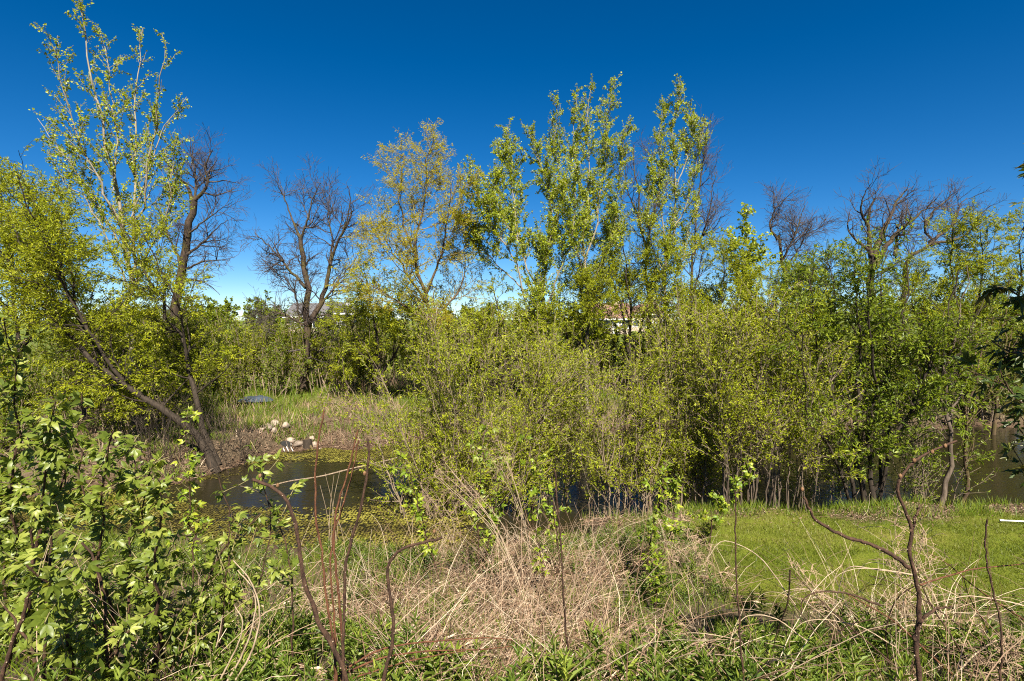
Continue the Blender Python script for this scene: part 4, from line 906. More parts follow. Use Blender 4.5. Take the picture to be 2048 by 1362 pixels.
def straw_f(X, Y): return np.clip(1.0 - lawn_mask(X, Y) * 1.0, 0, 1) * (pond_sd(X, Y) < -0.15) * sstep((fbm(X * 1.5, Y * 1.5, 46) + 0.10 * np.exp(-(((X - 0.1) / 1.9) ** 2)) - 0.47) / 0.08) * np.clip((X + 2.9) / 1.2, 0.10, 1)
x, y = scatter(12000, -5.5, 6.5, 2.6, 9.6, straw_f, 81)
ribbons('dead_grass', 'tangled dead straw coloured grass over the near slope', x, y, r.uniform(0.15, 0.7, len(x)), r.uniform(0.0014, 0.0032, len(x)), 'straw', 82)
x, y = scatter(4200, -4.5, 6.5, 2.8, 9.2, lambda X, Y: straw_f(X, Y) * 0.85, 83)
ribbons('dead_stalks', 'long dead arching stalks lying over the near slope', x, y, r.uniform(0.5, 1.3, len(x)), r.uniform(0.002, 0.0045, len(x)), 'straw', 84, up=(0.2, 1.2), bend=0.10, N=8, wind=(0.2, 0.1, 0))
# matted litter sheet of broken bits
x, y = scatter(60000, -5.5, 6.5, 2.4, 9.4, lambda X, Y: straw_f(X, Y) * 0.9, 85)
V, Q, T, A = leaves(np.stack([x, y, height(x, y) + r.uniform(0.01, 0.09, len(x))], -1), r.normal(size=(len(x), 3)) * (1, 1, 0.35), r.normal(size=(len(x), 3)) * 0.6 + (0, 0, 1), r.uniform(0.03, 0.16, len(x)), r.uniform(0.003, 0.011, len(x)), np.clip(r.normal(0.5, 0.25, len(x)), 0, 1))
o = obj('straw_litter', mesh_np('straw_litter', V, Q, T, {'var': A}), M['straw'], None, 'stuff'); o["label"] = "broken straw and dead stems matted on the near slope"; o["category"] = "straw"
# green ground cover: grass + lance leaved shoots
x, y = scatter(70000, -9.5, 7, 2.4, 10.2, lambda X, Y: (pond_sd(X, Y) < -0.05) * (1 - lawn_mask(X, Y)) * sstep((fbm(X * 1.4 + 7, Y * 1.4, 56) - 0.37) / 0.10), 86)
blades('slope_grass', 'fresh green grass coming up through the straw', x, y, r.uniform(0.06, 0.28, len(x)), r.uniform(0.003, 0.008, len(x)), 'reed_grass', 87, 0.45)

def shoot_mesh(seed, H, nl, ll):
    """one upright goldenrod shoot: whorls of lance leaves round a stem"""
    q = np.random.default_rng(seed); t = np.linspace(0.12, 1, nl); a = np.arange(nl) * 2.4 + q.uniform(0, 1, nl); b = 0.25 + (1 - t) * 0.0 + q.uniform(-0.1, 0.25, nl)
    pos = np.stack([0.02 * np.sin(t * 3), 0.02 * np.cos(t * 2), t * H], -1); ax = np.stack([np.cos(a), np.sin(a), 0.25 + t ** 3 * 1.4 + b * 0.6], -1)
    Lf = ll * (0.65 + 0.5 * np.sin(t * math.pi)) * q.uniform(0.8, 1.15, nl)
    return pos, ax, np.tile((0, 0, 1.0), (nl, 1)) - ax * 0.1, Lf, Lf * 0.19
def cover_f(X, Y): return (pond_sd(X, Y) < -0.3) * (1 - sstep(lawn_mask(X, Y) * 2)) * np.clip(sstep((fbm(X * 1.2 + 3, Y * 1.2 + 1, 57) - 0.42) / 0.1) - 0.45 * np.exp(-(((X - 0.1) / 1.3) ** 2)), 0, 1)
x, y = scatter(4800, -9, 7, 2.4, 9.0, cover_f, 88)
parts = []; sh = [shoot_mesh(400 + i, 0.24, 24, 0.075) for i in range(6)]; q = np.random.default_rng(89)
order = np.argsort(y); near_plants = []; cnt = 0
pl_meshes = []
for i, s in enumerate(sh):
    V, Q, T, A = leaves(s[0], s[1], s[2], s[3], s[4], np.clip(q.normal(0.5, 0.2, len(s[0])), 0, 1), 'lance'); me = mesh_np('leaves', V, Q, T, {'var': A}); pl_meshes.append(me)
stem_me = mesh_np('stem', *tubes(np.array([[(0, 0, -0.03), (0.01, 0.01, 0.12), (0.01, 0, 0.27)]]), np.array([[0.004, 0.003, 0.0015]]), 4))
for i in order:
    X_, Y_ = x[i], y[i]; s = q.uniform(0.7, 1.35) * (1.1 if Y_ < 4.5 else 0.9); v = abs(X_) / Y_ < 0.93 and Y_ > 2.9
    if v and cnt < 160:
        cnt += 1; o = thing('goldenrod_shoot', 'young lance leaved green shoot in the ground cover at the front', 'plant', (X_, Y_, hz(X_, Y_)), 'green shoots at the front')
        o.rotation_euler = (q.normal(0, 0.15), q.normal(0, 0.15), q.uniform(0, 6.28)); o.scale = (s,) * 3
        obj('stem', stem_me, M['green_stem'], o); obj('leaves', pl_meshes[cnt % 6], M['cover_leaf'], o, 'stuff')
    else:
        pos, ax, nz, Lf, Wf = sh[i % 6]; a = q.uniform(0, 6.28); rot = np.array(((math.cos(a), -math.sin(a), 0), (math.sin(a), math.cos(a), 0), (0, 0, 1)))
        p_ = (pos * s) @ rot.T + (X_, Y_, hz(X_, Y_)); parts.append(leaves(p_, ax @ rot.T, nz @ rot.T, Lf * s, Wf * s, np.clip(q.normal(0.45, 0.2, len(pos)) + q.normal(0, 0.15), 0, 1), 'rhomb'))
V, Q, T, A = merge(parts); o = obj('ground_cover', mesh_np('ground_cover', V, Q, T, {'var': A}), M['cover_leaf'], None, 'stuff'); o["label"] = "dense green lance leaved ground cover on the near slope"; o["category"] = "ground cover"
# ------------------------------------------------------------------ foreground plants
def near_leaf_mesh(name, seed, leaflets, arch=0.25):
    """a compound leaf in its own space (stalk along +x); leaflets: (x, y, angle, length, width)"""
    q = np.random.default_rng(seed); Vs, Qs, o = [], [], 0
    for (x, y, ang, L, W) in leaflets:
        n = 5; t = np.linspace(0, 1, n); w = W * 0.5 * np.array([0.12, 0.85, 1.0, 0.62, 0.03]); fold = 0.22
        zz = -arch * L * t ** 2 + 0.03 * L * np.sin(t * 9 + seed); V = []
        for i in range(n):
            wave = 0.05 * L * math.sin(i * 2.1 + seed)
            for s, f in ((-1, fold), (0, 0), (1, fold)):
                V.append((t[i] * L, s * w[i], zz[i] + f * w[i] + (wave * s * 0.4)))
        V = np.array(V); c, s_ = math.cos(ang), math.sin(ang); V = np.stack([V[:, 0] * c - V[:, 1] * s_ + x, V[:, 0] * s_ + V[:, 1] * c + y, V[:, 2]], -1)
        for i in range(n - 1):
            for j in range(2): a = i * 3 + j; Qs.append((o + a, o + a + 1, o + a + 4, o + a + 3))
        Vs.append(V); o += len(V)
    return mesh_np(name, np.vstack(Vs), np.array(Qs), smooth=True)
elder_m = [near_leaf_mesh('leaf', i, [(0.02, 0, 0, 0.095, 0.036), (0.014, 0.002, 0.75, 0.075, 0.03), (0.014, -0.002, -0.75, 0.075, 0.03)], 0.2 + 0.08 * i) for i in range(4)] + \
          [near_leaf_mesh('leaf', 7 + i, [(0.01, 0, 0, 0.10, 0.042)], 0.3 + 0.1 * i) for i in range(3)]
box_m = [near_leaf_mesh('leaf', 20 + i, [(0.025, 0, 0, 0.075, 0.036), (0.018, 0.002, 0.95, 0.06, 0.026), (0.018, -0.002, -0.95, 0.06, 0.026)], 0.25 + 0.1 * i) for i in range(4)]
def place_leaves(rng, root, sites, meshes, mat, most, scale=1.0, parts_name='leaf', rest='foliage', rest_mat=None, roll=0.6, want=None):
    pos, ax, nz, L = sites; n = len(pos); pick = np.zeros(n, bool)
    pr = rng.permutation(n) if want is None else np.argsort(-want + rng.random(n) * 0.3)
    pick[pr[:most]] = True
    ax = nrm(ax); side = nrm(np.cross(nz, ax)); up = np.cross(ax, side); restp = []
    for i in np.nonzero(pick)[0]:
        m = Matrix(((ax[i][0], side[i][0], up[i][0]), (ax[i][1], side[i][1], up[i][1]), (ax[i][2], side[i][2], up[i][2])))
        o = obj(parts_name, meshes[int(rng.integers(len(meshes)))], mat, root); o.matrix_local = Matrix.Translation(pos[i]) @ m.to_4x4() @ Matrix.Scale(float(L[i]) * scale, 4)
    k = ~pick
    if k.any():
        tm = []
        for me in meshes:
            v = np.empty(len(me.vertices) * 3, np.float32); me.vertices.foreach_get('co', v); tm.append((v.reshape(-1, 3), [list(f.vertices) for f in me.polygons]))
        parts = []
        for c_, (v, fs) in enumerate(tm):
            ii = np.nonzero(k)[0][c_::len(tm)]
            if not len(ii): continue
            X = pos[ii][:, None] + (ax[ii][:, None] * v[None, :, :1] + side[ii][:, None] * v[None, :, 1:2] + up[ii][:, None] * v[None, :, 2:]) * (L[ii] * scale)[:, None, None]
            off = (np.arange(len(ii)) * len(v))[:, None, None]; q4 = np.array([f for f in fs if len(f) == 4]); t3 = np.array([f for f in fs if len(f) == 3])
            parts.append((X.reshape(-1, 3), (q4[None] + off).reshape(-1, 4) if len(q4) else None, (t3[None] + off).reshape(-1, 3) if len(t3) else None, np.repeat(np.clip(rng.normal(0.45, 0.22, len(ii)), 0, 1), len(v))))
        V, Q, T, A = merge(parts); obj(rest, mesh_np(rest, V, Q, T, {'var': A}, smooth=True), rest_mat, root, 'stuff')

def leafy(name, label, stems, seed, lv, leaf, meshes, mat, rest_mat, most, bark, cat='shrub', group=None, scale=1.0):
    rng = np.random.default_rng(seed)
    root, allP, base = build_plant(name, label, cat, stems, lv, None, (M[bark], M['green_stem']), seed, group, trunk_name='stem')
    S = [[], [], [], []]
    for q in leaf['on']:
        p_, ax, nz, L, W, v = leaf_sites(rng, *allP[q], leaf)
        S[0].append(p_); S[1].append(ax); S[2].append(nz); S[3].append(L / leaf['size'])
    pos, ax, nz, L = [np.concatenate(s) for s in S]
    wp = pos + base; dd = wp[:, 1]; inview = (np.abs(wp[:, 0]) / np.maximum(dd, 0.1) < 0.92) & ((CAMZ - wp[:, 2]) / np.maximum(dd, 0.1) < 0.62)
    place_leaves(rng, root, (pos, ax, nz, L), meshes, mat, most, scale, rest_mat=rest_mat, want=inview * 1.0 - dd * 0.05)
    return root
# elder bushes at the lower left: pale leaves, thin stems
EL = [('leafy elder bush reaching highest at the left edge', [[(40, 1500), (30, 1150), (35, 860), (25, 720), (12, 630)], [(60, 1450), (85, 1150), (130, 960), (120, 880), (115, 830)], [(-10, 1450), (-40, 1100), (-30, 850), (-40, 640)]], 4.3, 501),
      ('elder bush with pale windblown leaves just right of the left edge', [[(15, 1480), (50, 1230), (80, 1000), (100, 880), (110, 800)], [(88, 1450), (90, 1200), (95, 1060), (140, 900), (170, 790)], [(30, 1480), (20, 1250), (0, 1050), (-10, 880)]], 3.9, 502),
      ('middle elder bush of the left foreground, over the dark water', [[(185, 1470), (190, 1230), (200, 1080), (210, 950), (225, 860)], [(223, 1450), (222, 1230), (190, 1090), (165, 960), (150, 870)], [(205, 1470), (250, 1250), (260, 1080), (270, 960), (265, 890)]], 3.6, 503),
      ('low elder shoots at the right end of the left foreground bushes', [[(300, 1480), (320, 1250), (310, 1130), (320, 1040), (330, 960)], [(330, 1460), (325, 1260), (290, 1130), (285, 1030), (300, 930)], [(310, 1480), (360, 1300), (410, 1180), (440, 1110), (520, 1030)]], 3.4, 504),
      ('elder branches in shade at the bottom left corner', [[(110, 1480), (140, 1330), (120, 1200), (60, 1130)], [(170, 1480), (200, 1360), (250, 1270), (310, 1220)], [(40, 1480), (70, 1340), (30, 1240), (-20, 1180)]], 2.8, 505)]
lvE = [sp_(8.5, (0.15, 1.0), (46, 13), 0.36, 5, 0.0028, fall=0.6, up=0.05, wig=0.10, rr=0.6, thick=0.012, wind=(0.10, 0, 0.0))]
for lab, stems, d, sd_ in EL:
    leafy('elder_bush', lab, [(pix(s, d, 0.15 * (i - 1) * 3), 0.012 if i else 0.015, 0.004) for i, s in enumerate(stems)] , sd_, lvE,
          dict(on=[0, 1], per_m=52, size=0.1, droop=0.3, ang=58, nrand=0.55, nup=0.9, nfront=0.35, t=(0.25, 1.0), wind=(-0.45, 0, 0.0)), elder_m, M['elder_leaf'], M['elder_small'], 300, 'cane', group='elder bushes at the left front', scale=0.74 if d > 3.7 else 0.60)
# young box elders in front of the pond
SP = [('young box elder with bright leaves left of the arching dead weeds', [[(880, 1150), (850, 1060), (830, 980), (800, 905)]], 7.2, 521), ('young box elder tangled with the pale dead flower heads in the centre', [[(960, 1130), (955, 1020), (965, 940), (970, 860)], [(965, 1120), (985, 1030), (1000, 950), (990, 890)]], 7.4, 522),
      ('young box elder leaning left just right of the pale dead flower heads', [[(1120, 1140), (1110, 1040), (1085, 950), (1055, 880)]], 7.3, 523), ('young box elder standing behind the dark upright cane in the centre', [[(1095, 1200), (1080, 1110), (1065, 1030), (1070, 990)]], 6.6, 524),
      ('bushy young box elder left of the lawn', [[(1290, 1180), (1300, 1080), (1320, 1000), (1330, 940)], [(1292, 1170), (1335, 1080), (1350, 1010), (1345, 960)]], 6.9, 525), ('low young box elder among straw at the left corner of the lawn', [[(1310, 1230), (1315, 1160), (1320, 1110)]], 6.2, 526),
      ('small young box elder on a bare stem at the lawn edge', [[(1415, 1110), (1430, 1030), (1470, 990), (1505, 935)]], 8.2, 527), ('leafy sapling with large pale leaves left of the knobbly canes', [[(430, 1290), (455, 1130), (460, 1030), (440, 960)]], 3.6, 528),
      ('leafy tip rising right behind the hooked brown cane', [[(585, 1330), (580, 1130), (545, 1010), (515, 905)]], 3.5, 529), ('sapling with drooping yellow leaves below the hooked brown cane', [[(470, 1350), (510, 1190), (540, 1080), (535, 1000)]], 3.7, 530),
      ('young willow shoot with tiny leaves rising out of the dark water margin', [[(385, 1130), (380, 1000), (375, 900), (370, 830)]], 6.8, 531)]
lvS = [sp_(5.0, (0.2, 1.0), (48, 13), 0.30, 4, 0.0022, fall=0.4, up=0.06, wig=0.10, rr=0.6, thick=0.012)]
for lab, stems, d, sd_ in SP:
    near = d < 5
    leafy('box_elder_sapling', lab, [(pix(s, d, 0.1 * i), 0.012 if not near else 0.008, 0.003) for i, s in enumerate(stems)], sd_, lvS,
          dict(on=[0, 1], per_m=30 if not near else 26, size=0.1, droop=0.25, ang=55, nrand=0.6, nup=0.9, t=(0.22, 1.0), nfront=0.4), box_m if not near else elder_m, M['sapling_leaf'] if not near else M['elder_leaf'], M['elder_small'], 130, 'cane', 'sapling', 'young box elders on the near slope', scale=0.85 if not near else 0.58)

# knobbly bare canes, close to the camera
def cane(label, poly, d, r0, r1, seed, mat='cane', branches=(), spread=0.0, buds=()):
    rng = np.random.default_rng(seed); pts = pix(poly, d, spread); b = np.array(pts[0]); zb = hz(b[0], b[1])
    if b[2] > zb: pts = [np.array((b[0] + rng.normal(0, 0.03), b[1] + 0.02, zb - 0.03))] + pts
    r0 *= 0.72; r1 *= 0.68; base = np.array(pts[0]); root = thing('bare_cane', label, 'cane', base, 'bare canes at the front')
    def stem(nm, P, ra, rb, parent):
        n = 40; S = spline(P, n); S[1:] += rng.normal(0, 0.0016, (n - 1, 3)) + np.cumsum(rng.normal(0, 0.0016, (n - 1, 3)), axis=0); Rr = np.linspace(ra, rb, n) * (1 + 0.07 * np.sin(np.arange(n) * 1.7) + rng.normal(0, 0.05, n))
        V, Q = tubes((S - base)[None], Rr[None], 8); obj(nm, mesh_np(nm, V, Q, smooth=True), M[mat], parent); return S, Rr
    def knobs(S, Rr, every):
        T = nrm(np.gradient(S, axis=0)); parts = []
        for i in range(3, len(S) - 1, every):
            pdir = perp(rng, T[i:i + 1])[0]
            if pdir[1] > 0: pdir[1] *= -1
            p_ = S[i] - base + pdir * Rr[i] * 0.92; e = p_ + pdir * Rr[i] * 0.55
            V, Q = tubes(np.array([[p_, (p_ + e) / 2, e]]), np.array([[Rr[i] * 0.34, Rr[i] * 0.26, Rr[i] * 0.05]]), 6); parts.append((V, Q, None, np.zeros(len(V))))
        V, Q, T_, A = merge(parts); obj('leaf_scars', mesh_np('leaf_scars', V, Q, smooth=True), M['scar'], root, 'stuff')
    S, Rr = stem('stem', pts, r0, r1, root); knobs(S, Rr, 4)
    for bp_, ra, rb in branches:
        S2, R2 = stem('branch', pix(bp_, d, spread * 0.5), ra, rb, root); knobs(S2, R2, 4)
    for (bx, by) in buds:
        c_ = at(bx, by, d + spread) - base; V, Q = tubes(np.array([[c_ - (0, 0, .006), c_, c_ + (0.001, 0, .009), c_ + (0.002, 0, .014)]]), np.array([[0.004, 0.008, 0.007, 0.001]]), 8); obj('bud', mesh_np('bud', V, Q, smooth=True), M['bud'], root)
    return root
C = 2.6
cane('hooked dark brown cane bending left at the top, left of centre', [(690, 1362), (672, 1310), (650, 1270), (615, 1190), (600, 1110), (592, 1060), (578, 1010), (552, 978), (505, 957)], C, 0.019, 0.011, 601, buds=[(520, 953), (555, 972)])
cane('straight reddish cane, leftmost of the upright group left of centre', [(668, 1300), (655, 1200), (645, 1100), (634, 1020), (632, 940), (640, 870), (648, 822)], C + 0.15, 0.011, 0.006, 602, 'red_cane')
cane('reddish cane in the middle of the upright group left of centre', [(684, 1300), (676, 1180), (668, 1080), (676, 1010), (694, 950), (708, 890), (714, 860)], C + 0.15, 0.011, 0.006, 603, 'red_cane')
cane('thin reddish cane close behind the middle one of the upright group', [(672, 1290), (664, 1170), (668, 1070), (690, 1000), (706, 930), (718, 875)], C + 0.25, 0.009, 0.005, 604, 'red_cane')
cane('dark cane, rightmost of the upright group left of centre', [(686, 1330), (686, 1230), (693, 1120), (716, 1030), (728, 980), (734, 930), (733, 880)], C, 0.013, 0.008, 605, buds=[(729, 948)])
cane('bent brown cane with an elbow and a tip pointing right', [(768, 1362), (782, 1300), (790, 1240), (783, 1180), (780, 1130), (800, 1100), (840, 1082), (890, 1070)], C, 0.014, 0.009, 606, buds=[(868, 1064)])
cane('forked brown cane with a raised right arm at the lower right', [(1838, 1362), (1832, 1300), (1838, 1230), (1832, 1170), (1816, 1110), (1820, 1070), (1806, 1020), (1793, 985), (1800, 955), (1830, 925), (1875, 900), (1915, 885)], C, 0.019, 0.007, 607,
     branches=[([(1818, 1135), (1790, 1110), (1740, 1085), (1690, 1065), (1640, 1035), (1615, 1005), (1604, 980)], 0.010, 0.006), ([(1820, 1062), (1830, 1040), (1836, 1010)], 0.007, 0.004), ([(1830, 1280), (1840, 1240), (1870, 1215), (1905, 1212)], 0.010, 0.004)], buds=[(1800, 953), (1828, 922), (1864, 905), (1890, 893), (1604, 980)])
cane('thin straight grey brown cane standing before the lawn', [(1487, 1362), (1480, 1280), (1474, 1180), (1471, 1090), (1469, 1020), (1468, 975)], C + 0.2, 0.008, 0.005, 608)
cane('short upright cane with a knobbed tip before the lawn at the right', [(2000, 1280), (1990, 1210), (1976, 1150), (1973, 1100), (1974, 1045)], C + 0.3, 0.008, 0.006, 609)
cane('thin dark cane standing in the centre among dead weeds', [(1140, 1340), (1132, 1220), (1126, 1110), (1120, 1010), (1116, 935)], C + 0.9, 0.010, 0.007, 610)
cane('slim brown cane among the elder leaves near the left edge', [(88, 1400), (86, 1300), (90, 1200), (95, 1110), (98, 1070)], C + 0.1, 0.011, 0.008, 611)
cane('pale brown slanting cane at the lower left corner', [(5, 1380), (25, 1290), (55, 1200), (70, 1120), (82, 1060)], C, 0.015, 0.010, 612)
cane('pale brown cane under the elder leaves at the lower left', [(224, 1400), (222, 1270), (215, 1180), (190, 1110), (170, 1080)], C + 0.2, 0.012, 0.008, 613)
# arching red brambles over the straw
def arch_cane(label, poly, d, r, seed, mat='red_cane', spread=0.0, d1=None):
    rng = np.random.default_rng(seed); P = spline(pix(poly, d, spread), 26); base = P[0].copy(); root = thing('bramble_cane', label, 'cane', base, 'bramble canes at the front')
    P[1:] += np.cumsum(rng.normal(0, 0.0012, (25, 3)), axis=0); V, Q = tubes((P - base)[None], np.linspace(r, r * 0.45, 26)[None], 6); obj('stem', mesh_np('stem', V, Q, smooth=True), M[mat], root); return root
arch_cane('red bramble, upper of two lying over straw at the bottom centre', [(680, 1345), (760, 1300), (850, 1285), (940, 1275), (1020, 1278), (1030, 1288)], 3.1, 0.006, 621, spread=0.3)
arch_cane('red bramble, lower of two lying over straw at the bottom centre', [(670, 1355), (760, 1318), (860, 1302), (960, 1298), (1030, 1292)], 3.0, 0.006, 622, spread=0.3)
arch_cane('thin red bramble touching the bent cane near the bottom edge', [(690, 1362), (780, 1335), (850, 1318), (930, 1305)], 2.9, 0.005, 623, spread=0.2)
BR = [[(1760, 1210), (1700, 1190), (1640, 1185), (1605, 1200), (1602, 1230)], [(1840, 1170), (1900, 1150), (1960, 1135), (2048, 1125), (2100, 1120)], [(1830, 1150), (1760, 1140), (1700, 1138), (1680, 1180), (1672, 1240)], [(1960, 1360), (1900, 1270), (1850, 1190), (1830, 1120)], [(2060, 1350), (1960, 1280), (1880, 1220), (1800, 1170), (1740, 1150)], [(2048, 1240), (1960, 1180), (1900, 1130), (1850, 1100)],
      [(2100, 1300), (2000, 1270), (1900, 1255), (1820, 1250), (1790, 1270)], [(1580, 1140), (1575, 1200), (1560, 1250), (1545, 1300)], [(1800, 1340), (1720, 1270), (1640, 1200), (1580, 1140)], [(1920, 1362), (1850, 1300), (1780, 1240), (1690, 1190)], [(2060, 1215), (1990, 1200), (1930, 1195), (1870, 1210)], [(1780, 1340), (1770, 1270), (1790, 1200), (1850, 1160), (1900, 1130)],
      [(1640, 1362), (1660, 1290), (1700, 1250), (1760, 1235)], [(2048, 1330), (1980, 1260), (1940, 1200), (1925, 1150)], [(1900, 1362), (1960, 1300), (2010, 1270), (2060, 1262)]]
for i, p_ in enumerate(BR): arch_cane('thin bare bramble stem arching in the dead tangle at the lower right', p_, 3.3 + 0.12 * (i % 7), 0.0052 if i % 3 else 0.007, 640 + i, ('cane', 'red_cane', 'dead_stem', 'cane')[i % 4], spread=0.3 * math.sin(i))
rngb = np.random.default_rng(71)
for i in range(26):
    x0 = rngb.uniform(1560, 2080); y0 = rngb.uniform(1180, 1362); a = rngb.uniform(-0.4, 0.9); L = rngb.uniform(120, 300)
    arch_cane('thin bare bramble stem arching in the dead tangle at the lower right', [(x0, y0), (x0 - L * 0.4 * math.cos(a), y0 - L * 0.35 * math.sin(a) - 25), (x0 - L * 0.8 * math.cos(a), y0 - L * 0.55 * math.sin(a) - 20), (x0 - L * math.cos(a), y0 - L * 0.6 * math.sin(a) + 25)], rngb.uniform(3.3, 4.6), rngb.uniform(0.002, 0.0045), 700 + i, ('dead_stem', 'cane', 'dead_stem')[i % 3])
# pale curved stalks lower left
for i, p_ in enumerate([[(470, 1362), (510, 1290), (522, 1220), (500, 1160), (470, 1120)], [(455, 1362), (490, 1300), (512, 1230), (508, 1180), (480, 1140)], [(440, 1362), (478, 1280), (486, 1240), (470, 1210)], [(400, 1362), (430, 1300), (445, 1230)]]):
    arch_cane('smooth pale curved stalk among the leaves at the lower left', p_, 2.8 + 0.1 * i, 0.006, 760 + i, 'dead_stem')

# dead goldenrod: bundles of pale arching stalks with feathery heads
def dead_weed(label, base_px, base_d, tips, seed, r=0.0045, head=True):
    rng = np.random.default_rng(seed); b = at(*base_px, base_d); b[2] = hz(b[0], b[1]) ; root = thing('dead_weed', label, 'weed', b, 'dead flower stalks on the near slope')
    hp = []
    for (tx, ty, dd) in tips:
        t = at(tx, ty, base_d + dd) - b; s = np.array((rng.normal(0, 0.06), rng.normal(0, 0.06), -0.02)); m = s + (t - s) * np.array((0.38, 0.38, 0.58)) + rng.normal(0, 0.02, 3)
        P = spline([s, m, t], 14); V, Q = tubes(P[None], np.linspace(r, r * 0.4, 14)[None], 5); obj('stalk', mesh_np('stalk', V, Q, smooth=True), M['dead_stem'], root)
        if head:
            n = 16; k = rng.integers(9, 14, n); pos = P[k] ; T = nrm(P[-1] - P[-4]); d_ = T[None] * 0.7 + rng.normal(size=(n, 3)) * 0.55 + (0, 0, -0.1)
            PP, RR = shoot(rng, pos, d_, rng.uniform(0.06, 0.24, n), 5, 0.2, -0.10, np.full(n, 0.0018), 0.0012); hp.append((PP, RR))
            c2 = children(rng, PP, RR, sp_(40, (0.2, 1), (50, 15), 0.045, 3, 0.0012, up=0)); hp.append(c2)
    if hp:
        parts = []
        for PP, RR in hp: V, Q = tubes(PP, RR, 3); parts.append((V, Q, None, np.full(len(V), 0.55)))
        V, Q, T_, A = merge(parts); obj('flower_head', mesh_np('flower_head', V, Q, None, {'var': A}), M['straw'], root, 'stuff')
    return root
dead_weed('sheaf of pale dead stalks arching left with feathery heads in the centre', (1055, 1195), 6.6, [(875, 935, 0), (890, 925, 0.2), (868, 950, -0.2), (905, 945, 0.3), (885, 960, 0), (930, 960, -0.1)], 801, r=0.006)
dead_weed('upright dead stalks whose fluffy heads stand above the young box elders', (1075, 1190), 6.8, [(985, 855, 0), (1000, 880, 0.3), (975, 900, -0.2), (995, 920, 0.1)], 802)
dead_weed('small brown dead weeds left of the arching pale sheaf', (930, 1120), 7.6, [(840, 970, 0), (860, 990, 0.3), (845, 1010, -0.2), (880, 1000, 0.1)], 803, r=0.004)
dead_weed('dead weeds with drooping heads at the left corner of the lawn', (1400, 1260), 5.6, [(1370, 1060, 0), (1390, 1080, 0.2), (1420, 1100, -0.1), (1350, 1090, 0.2), (1345, 1120, 0.1)], 804, r=0.004)
dead_weed('dead weed with a tan feathery head left of the forked cane', (1800, 1240), 3.6, [(1790, 1050, 0), (1780, 1060, 0.1)], 805, r=0.003)
dead_weed('dead weed with a spread tan head right of the forked cane', (1830, 1260), 3.5, [(1850, 1065, 0), (1845, 1085, 0.1)], 806, r=0.003)
dead_weed('dead weed head bent low in the tangle before the lawn', (1700, 1290), 4.0, [(1585, 1135, 0), (1600, 1140, 0.1)], 807, r=0.0035)
dead_weed('dead grass plumes in the bottom right corner', (2060, 1390), 3.2, [(1975, 1320, 0), (2000, 1290, 0.1), (2030, 1300, 0.1), (1960, 1345, 0)], 808, r=0.003)
dead_weed('pale bare twigs standing in the pond margin behind the upright canes', (665, 1060), 8.6, [(650, 945, 0), (668, 950, 0.1), (680, 940, 0.1), (690, 960, -0.1), (640, 970, 0)], 809, r=0.005, head=False)
dead_weed('dead weeds leaning right in the straw below the arching sheaf', (1150, 1240), 5.6, [(1250, 1060, 0), (1230, 1100, 0.2), (1180, 1040, 0), (1280, 1090, 0.2)], 810, r=0.004, head=False)

# ------------------------------------------------------------------ maple at the right edge, close to the camera
def maple_leaf_mesh(seed):
    q = np.random.default_rng(seed); pts = []
    lobes = [(0, 1.0), (0.85, 0.88), (-0.85, 0.88), (1.75, 0.6), (-1.75, 0.6)]
    order = sorted(lobes)
    for i, (a, L) in enumerate(order):
        for da, f in ((-0.27, 0.52), (-0.17, 0.70), (-0.11, 0.68), (0, 1.0), (0.11, 0.68), (0.17, 0.70), (0.27, 0.52)): pts.append((a + da, L * f))
        if i < 4: pts.append(((a + order[i + 1][0]) / 2, 0.36))
    pts.append((2.75, 0.14)); pts.insert(0, (-2.75, 0.14))
    V = [(0, 0, 0)] + [(0.075 * r_ * math.cos(a), 0.075 * r_ * math.sin(a), -0.02 * r_ ** 2 + 0.010 * math.cos(a * 3.6) * r_ + 0.004 * q.normal()) for a, r_ in pts]
    n = len(pts); T = [(0, i, i + 1) for i in range(1, n)] + [(0, n, 1)]
    # petiole
    P, Rr = np.array([[(-0.05, 0, 0.01), (-0.02, 0, 0.006), (0.0, 0, 0.0)]]), np.array([[0.0009, 0.0009, 0.0009]]); v2, q2 = tubes(P, Rr, 3)
    return mesh_np('leaf', np.vstack([np.array(V), v2]), q2 + len(V), np.array(T), smooth=False)
mm = [maple_leaf_mesh(i) for i in range(5)]
rng = np.random.default_rng(91); md = 3.1
mb = at(2330, 1400, md); mb[2] = hz(mb[0], mb[1])
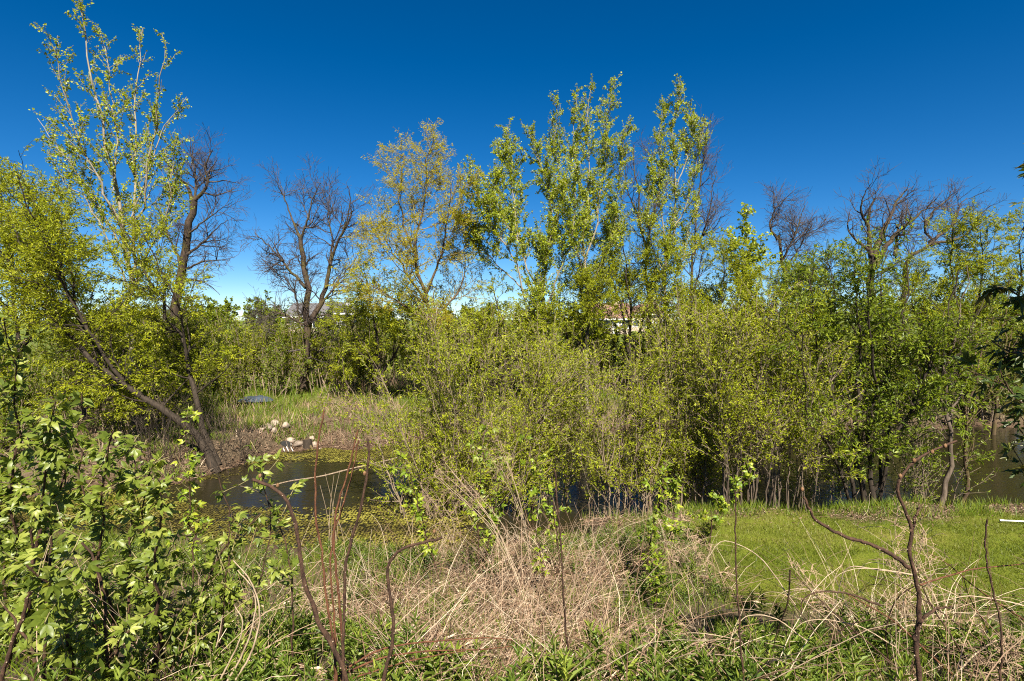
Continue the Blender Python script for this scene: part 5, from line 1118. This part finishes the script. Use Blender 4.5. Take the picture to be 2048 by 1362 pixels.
mstems = [([mb, at(2310, 900, md), at(2280, 600, md), at(2240, 300, md)], 0.05, 0.015), (pix([(2300, 800), (2200, 690), (2100, 640), (2030, 585), (1995, 572)], md), 0.014, 0.004), (pix([(2300, 850), (2200, 760), (2090, 720), (2010, 700), (1985, 680)], md, 0.2), 0.014, 0.004),
          (pix([(2305, 900), (2200, 860), (2100, 830), (2035, 800), (2010, 760)], md, -0.2), 0.014, 0.004), (pix([(2305, 950), (2220, 930), (2120, 900), (2060, 880), (2030, 850)], md, 0.1), 0.012, 0.004), (pix([(2290, 700), (2200, 560), (2140, 500), (2100, 480)], md, -0.3), 0.014, 0.004), (pix([(2305, 960), (2230, 1000), (2130, 960), (2055, 940), (2040, 935)], md, 0.15), 0.012, 0.004),
          (pix([(2270, 560), (2150, 420), (2120, 300)], md, -0.6), 0.014, 0.004), (pix([(2280, 600), (2180, 480), (2110, 420)], md, -0.9), 0.014, 0.004)]
root, allP, base = build_plant('maple_tree', 'dark maple branches with lobed leaves entering from the right edge', 'tree', mstems, [sp_(7, (0.25, 1.0), (45, 12), 0.24, 4, 0.0022, fall=0.3, up=0.02, wig=0.1, rr=0.5)], None, (M['brown_bark'], M['cane']), 91)
S = [[], [], [], []]
for q_ in (0, 1):
    PP, RR = allP[q_]
    if q_ == 0: PP, RR = PP[1:], RR[1:]
    p_, ax, nz, L, W_, v = leaf_sites(rng, PP, RR, dict(on=[0], per_m=24, size=1.0, droop=0.35, ang=60, nrand=0.45, nup=1.0, t=(0.25, 1.0)))
    S[0].append(p_); S[1].append(ax); S[2].append(nz); S[3].append(L)
pos, ax, nz, L = [np.concatenate(s) for s in S]; wp = pos + base
inv = wp[:, 0] / wp[:, 1] < 0.95
place_leaves(rng, root, (pos + ax * 0.04, ax, nz, L), mm, M['maple_leaf'], 300, 1.0, rest_mat=M['elder_small'], want=inv * 1.0 - 0.2 * np.abs(wp[:, 0] / wp[:, 1] - 0.88))
tp = at(1999, 572, md) - base
for i in range(6):
    a = i * 1.05; ax_ = np.array((math.cos(a), math.sin(a), -0.15 - 0.2 * (i % 2))); place_leaves(rng, root, (tp[None] + ax_ * 0.02, ax_[None], np.array([[0, -0.4, 1.0]]), np.array([0.9])), mm, M['bronze_leaf'], 1)
print("triangles", sum(sum(len(p_.vertices) - 2 for p_ in m_.polygons) if len(m_.polygons) < 2000 else len(m_.loops) - 2 * len(m_.polygons) for m_ in bpy.data.meshes), "objects", len(bpy.data.objects))
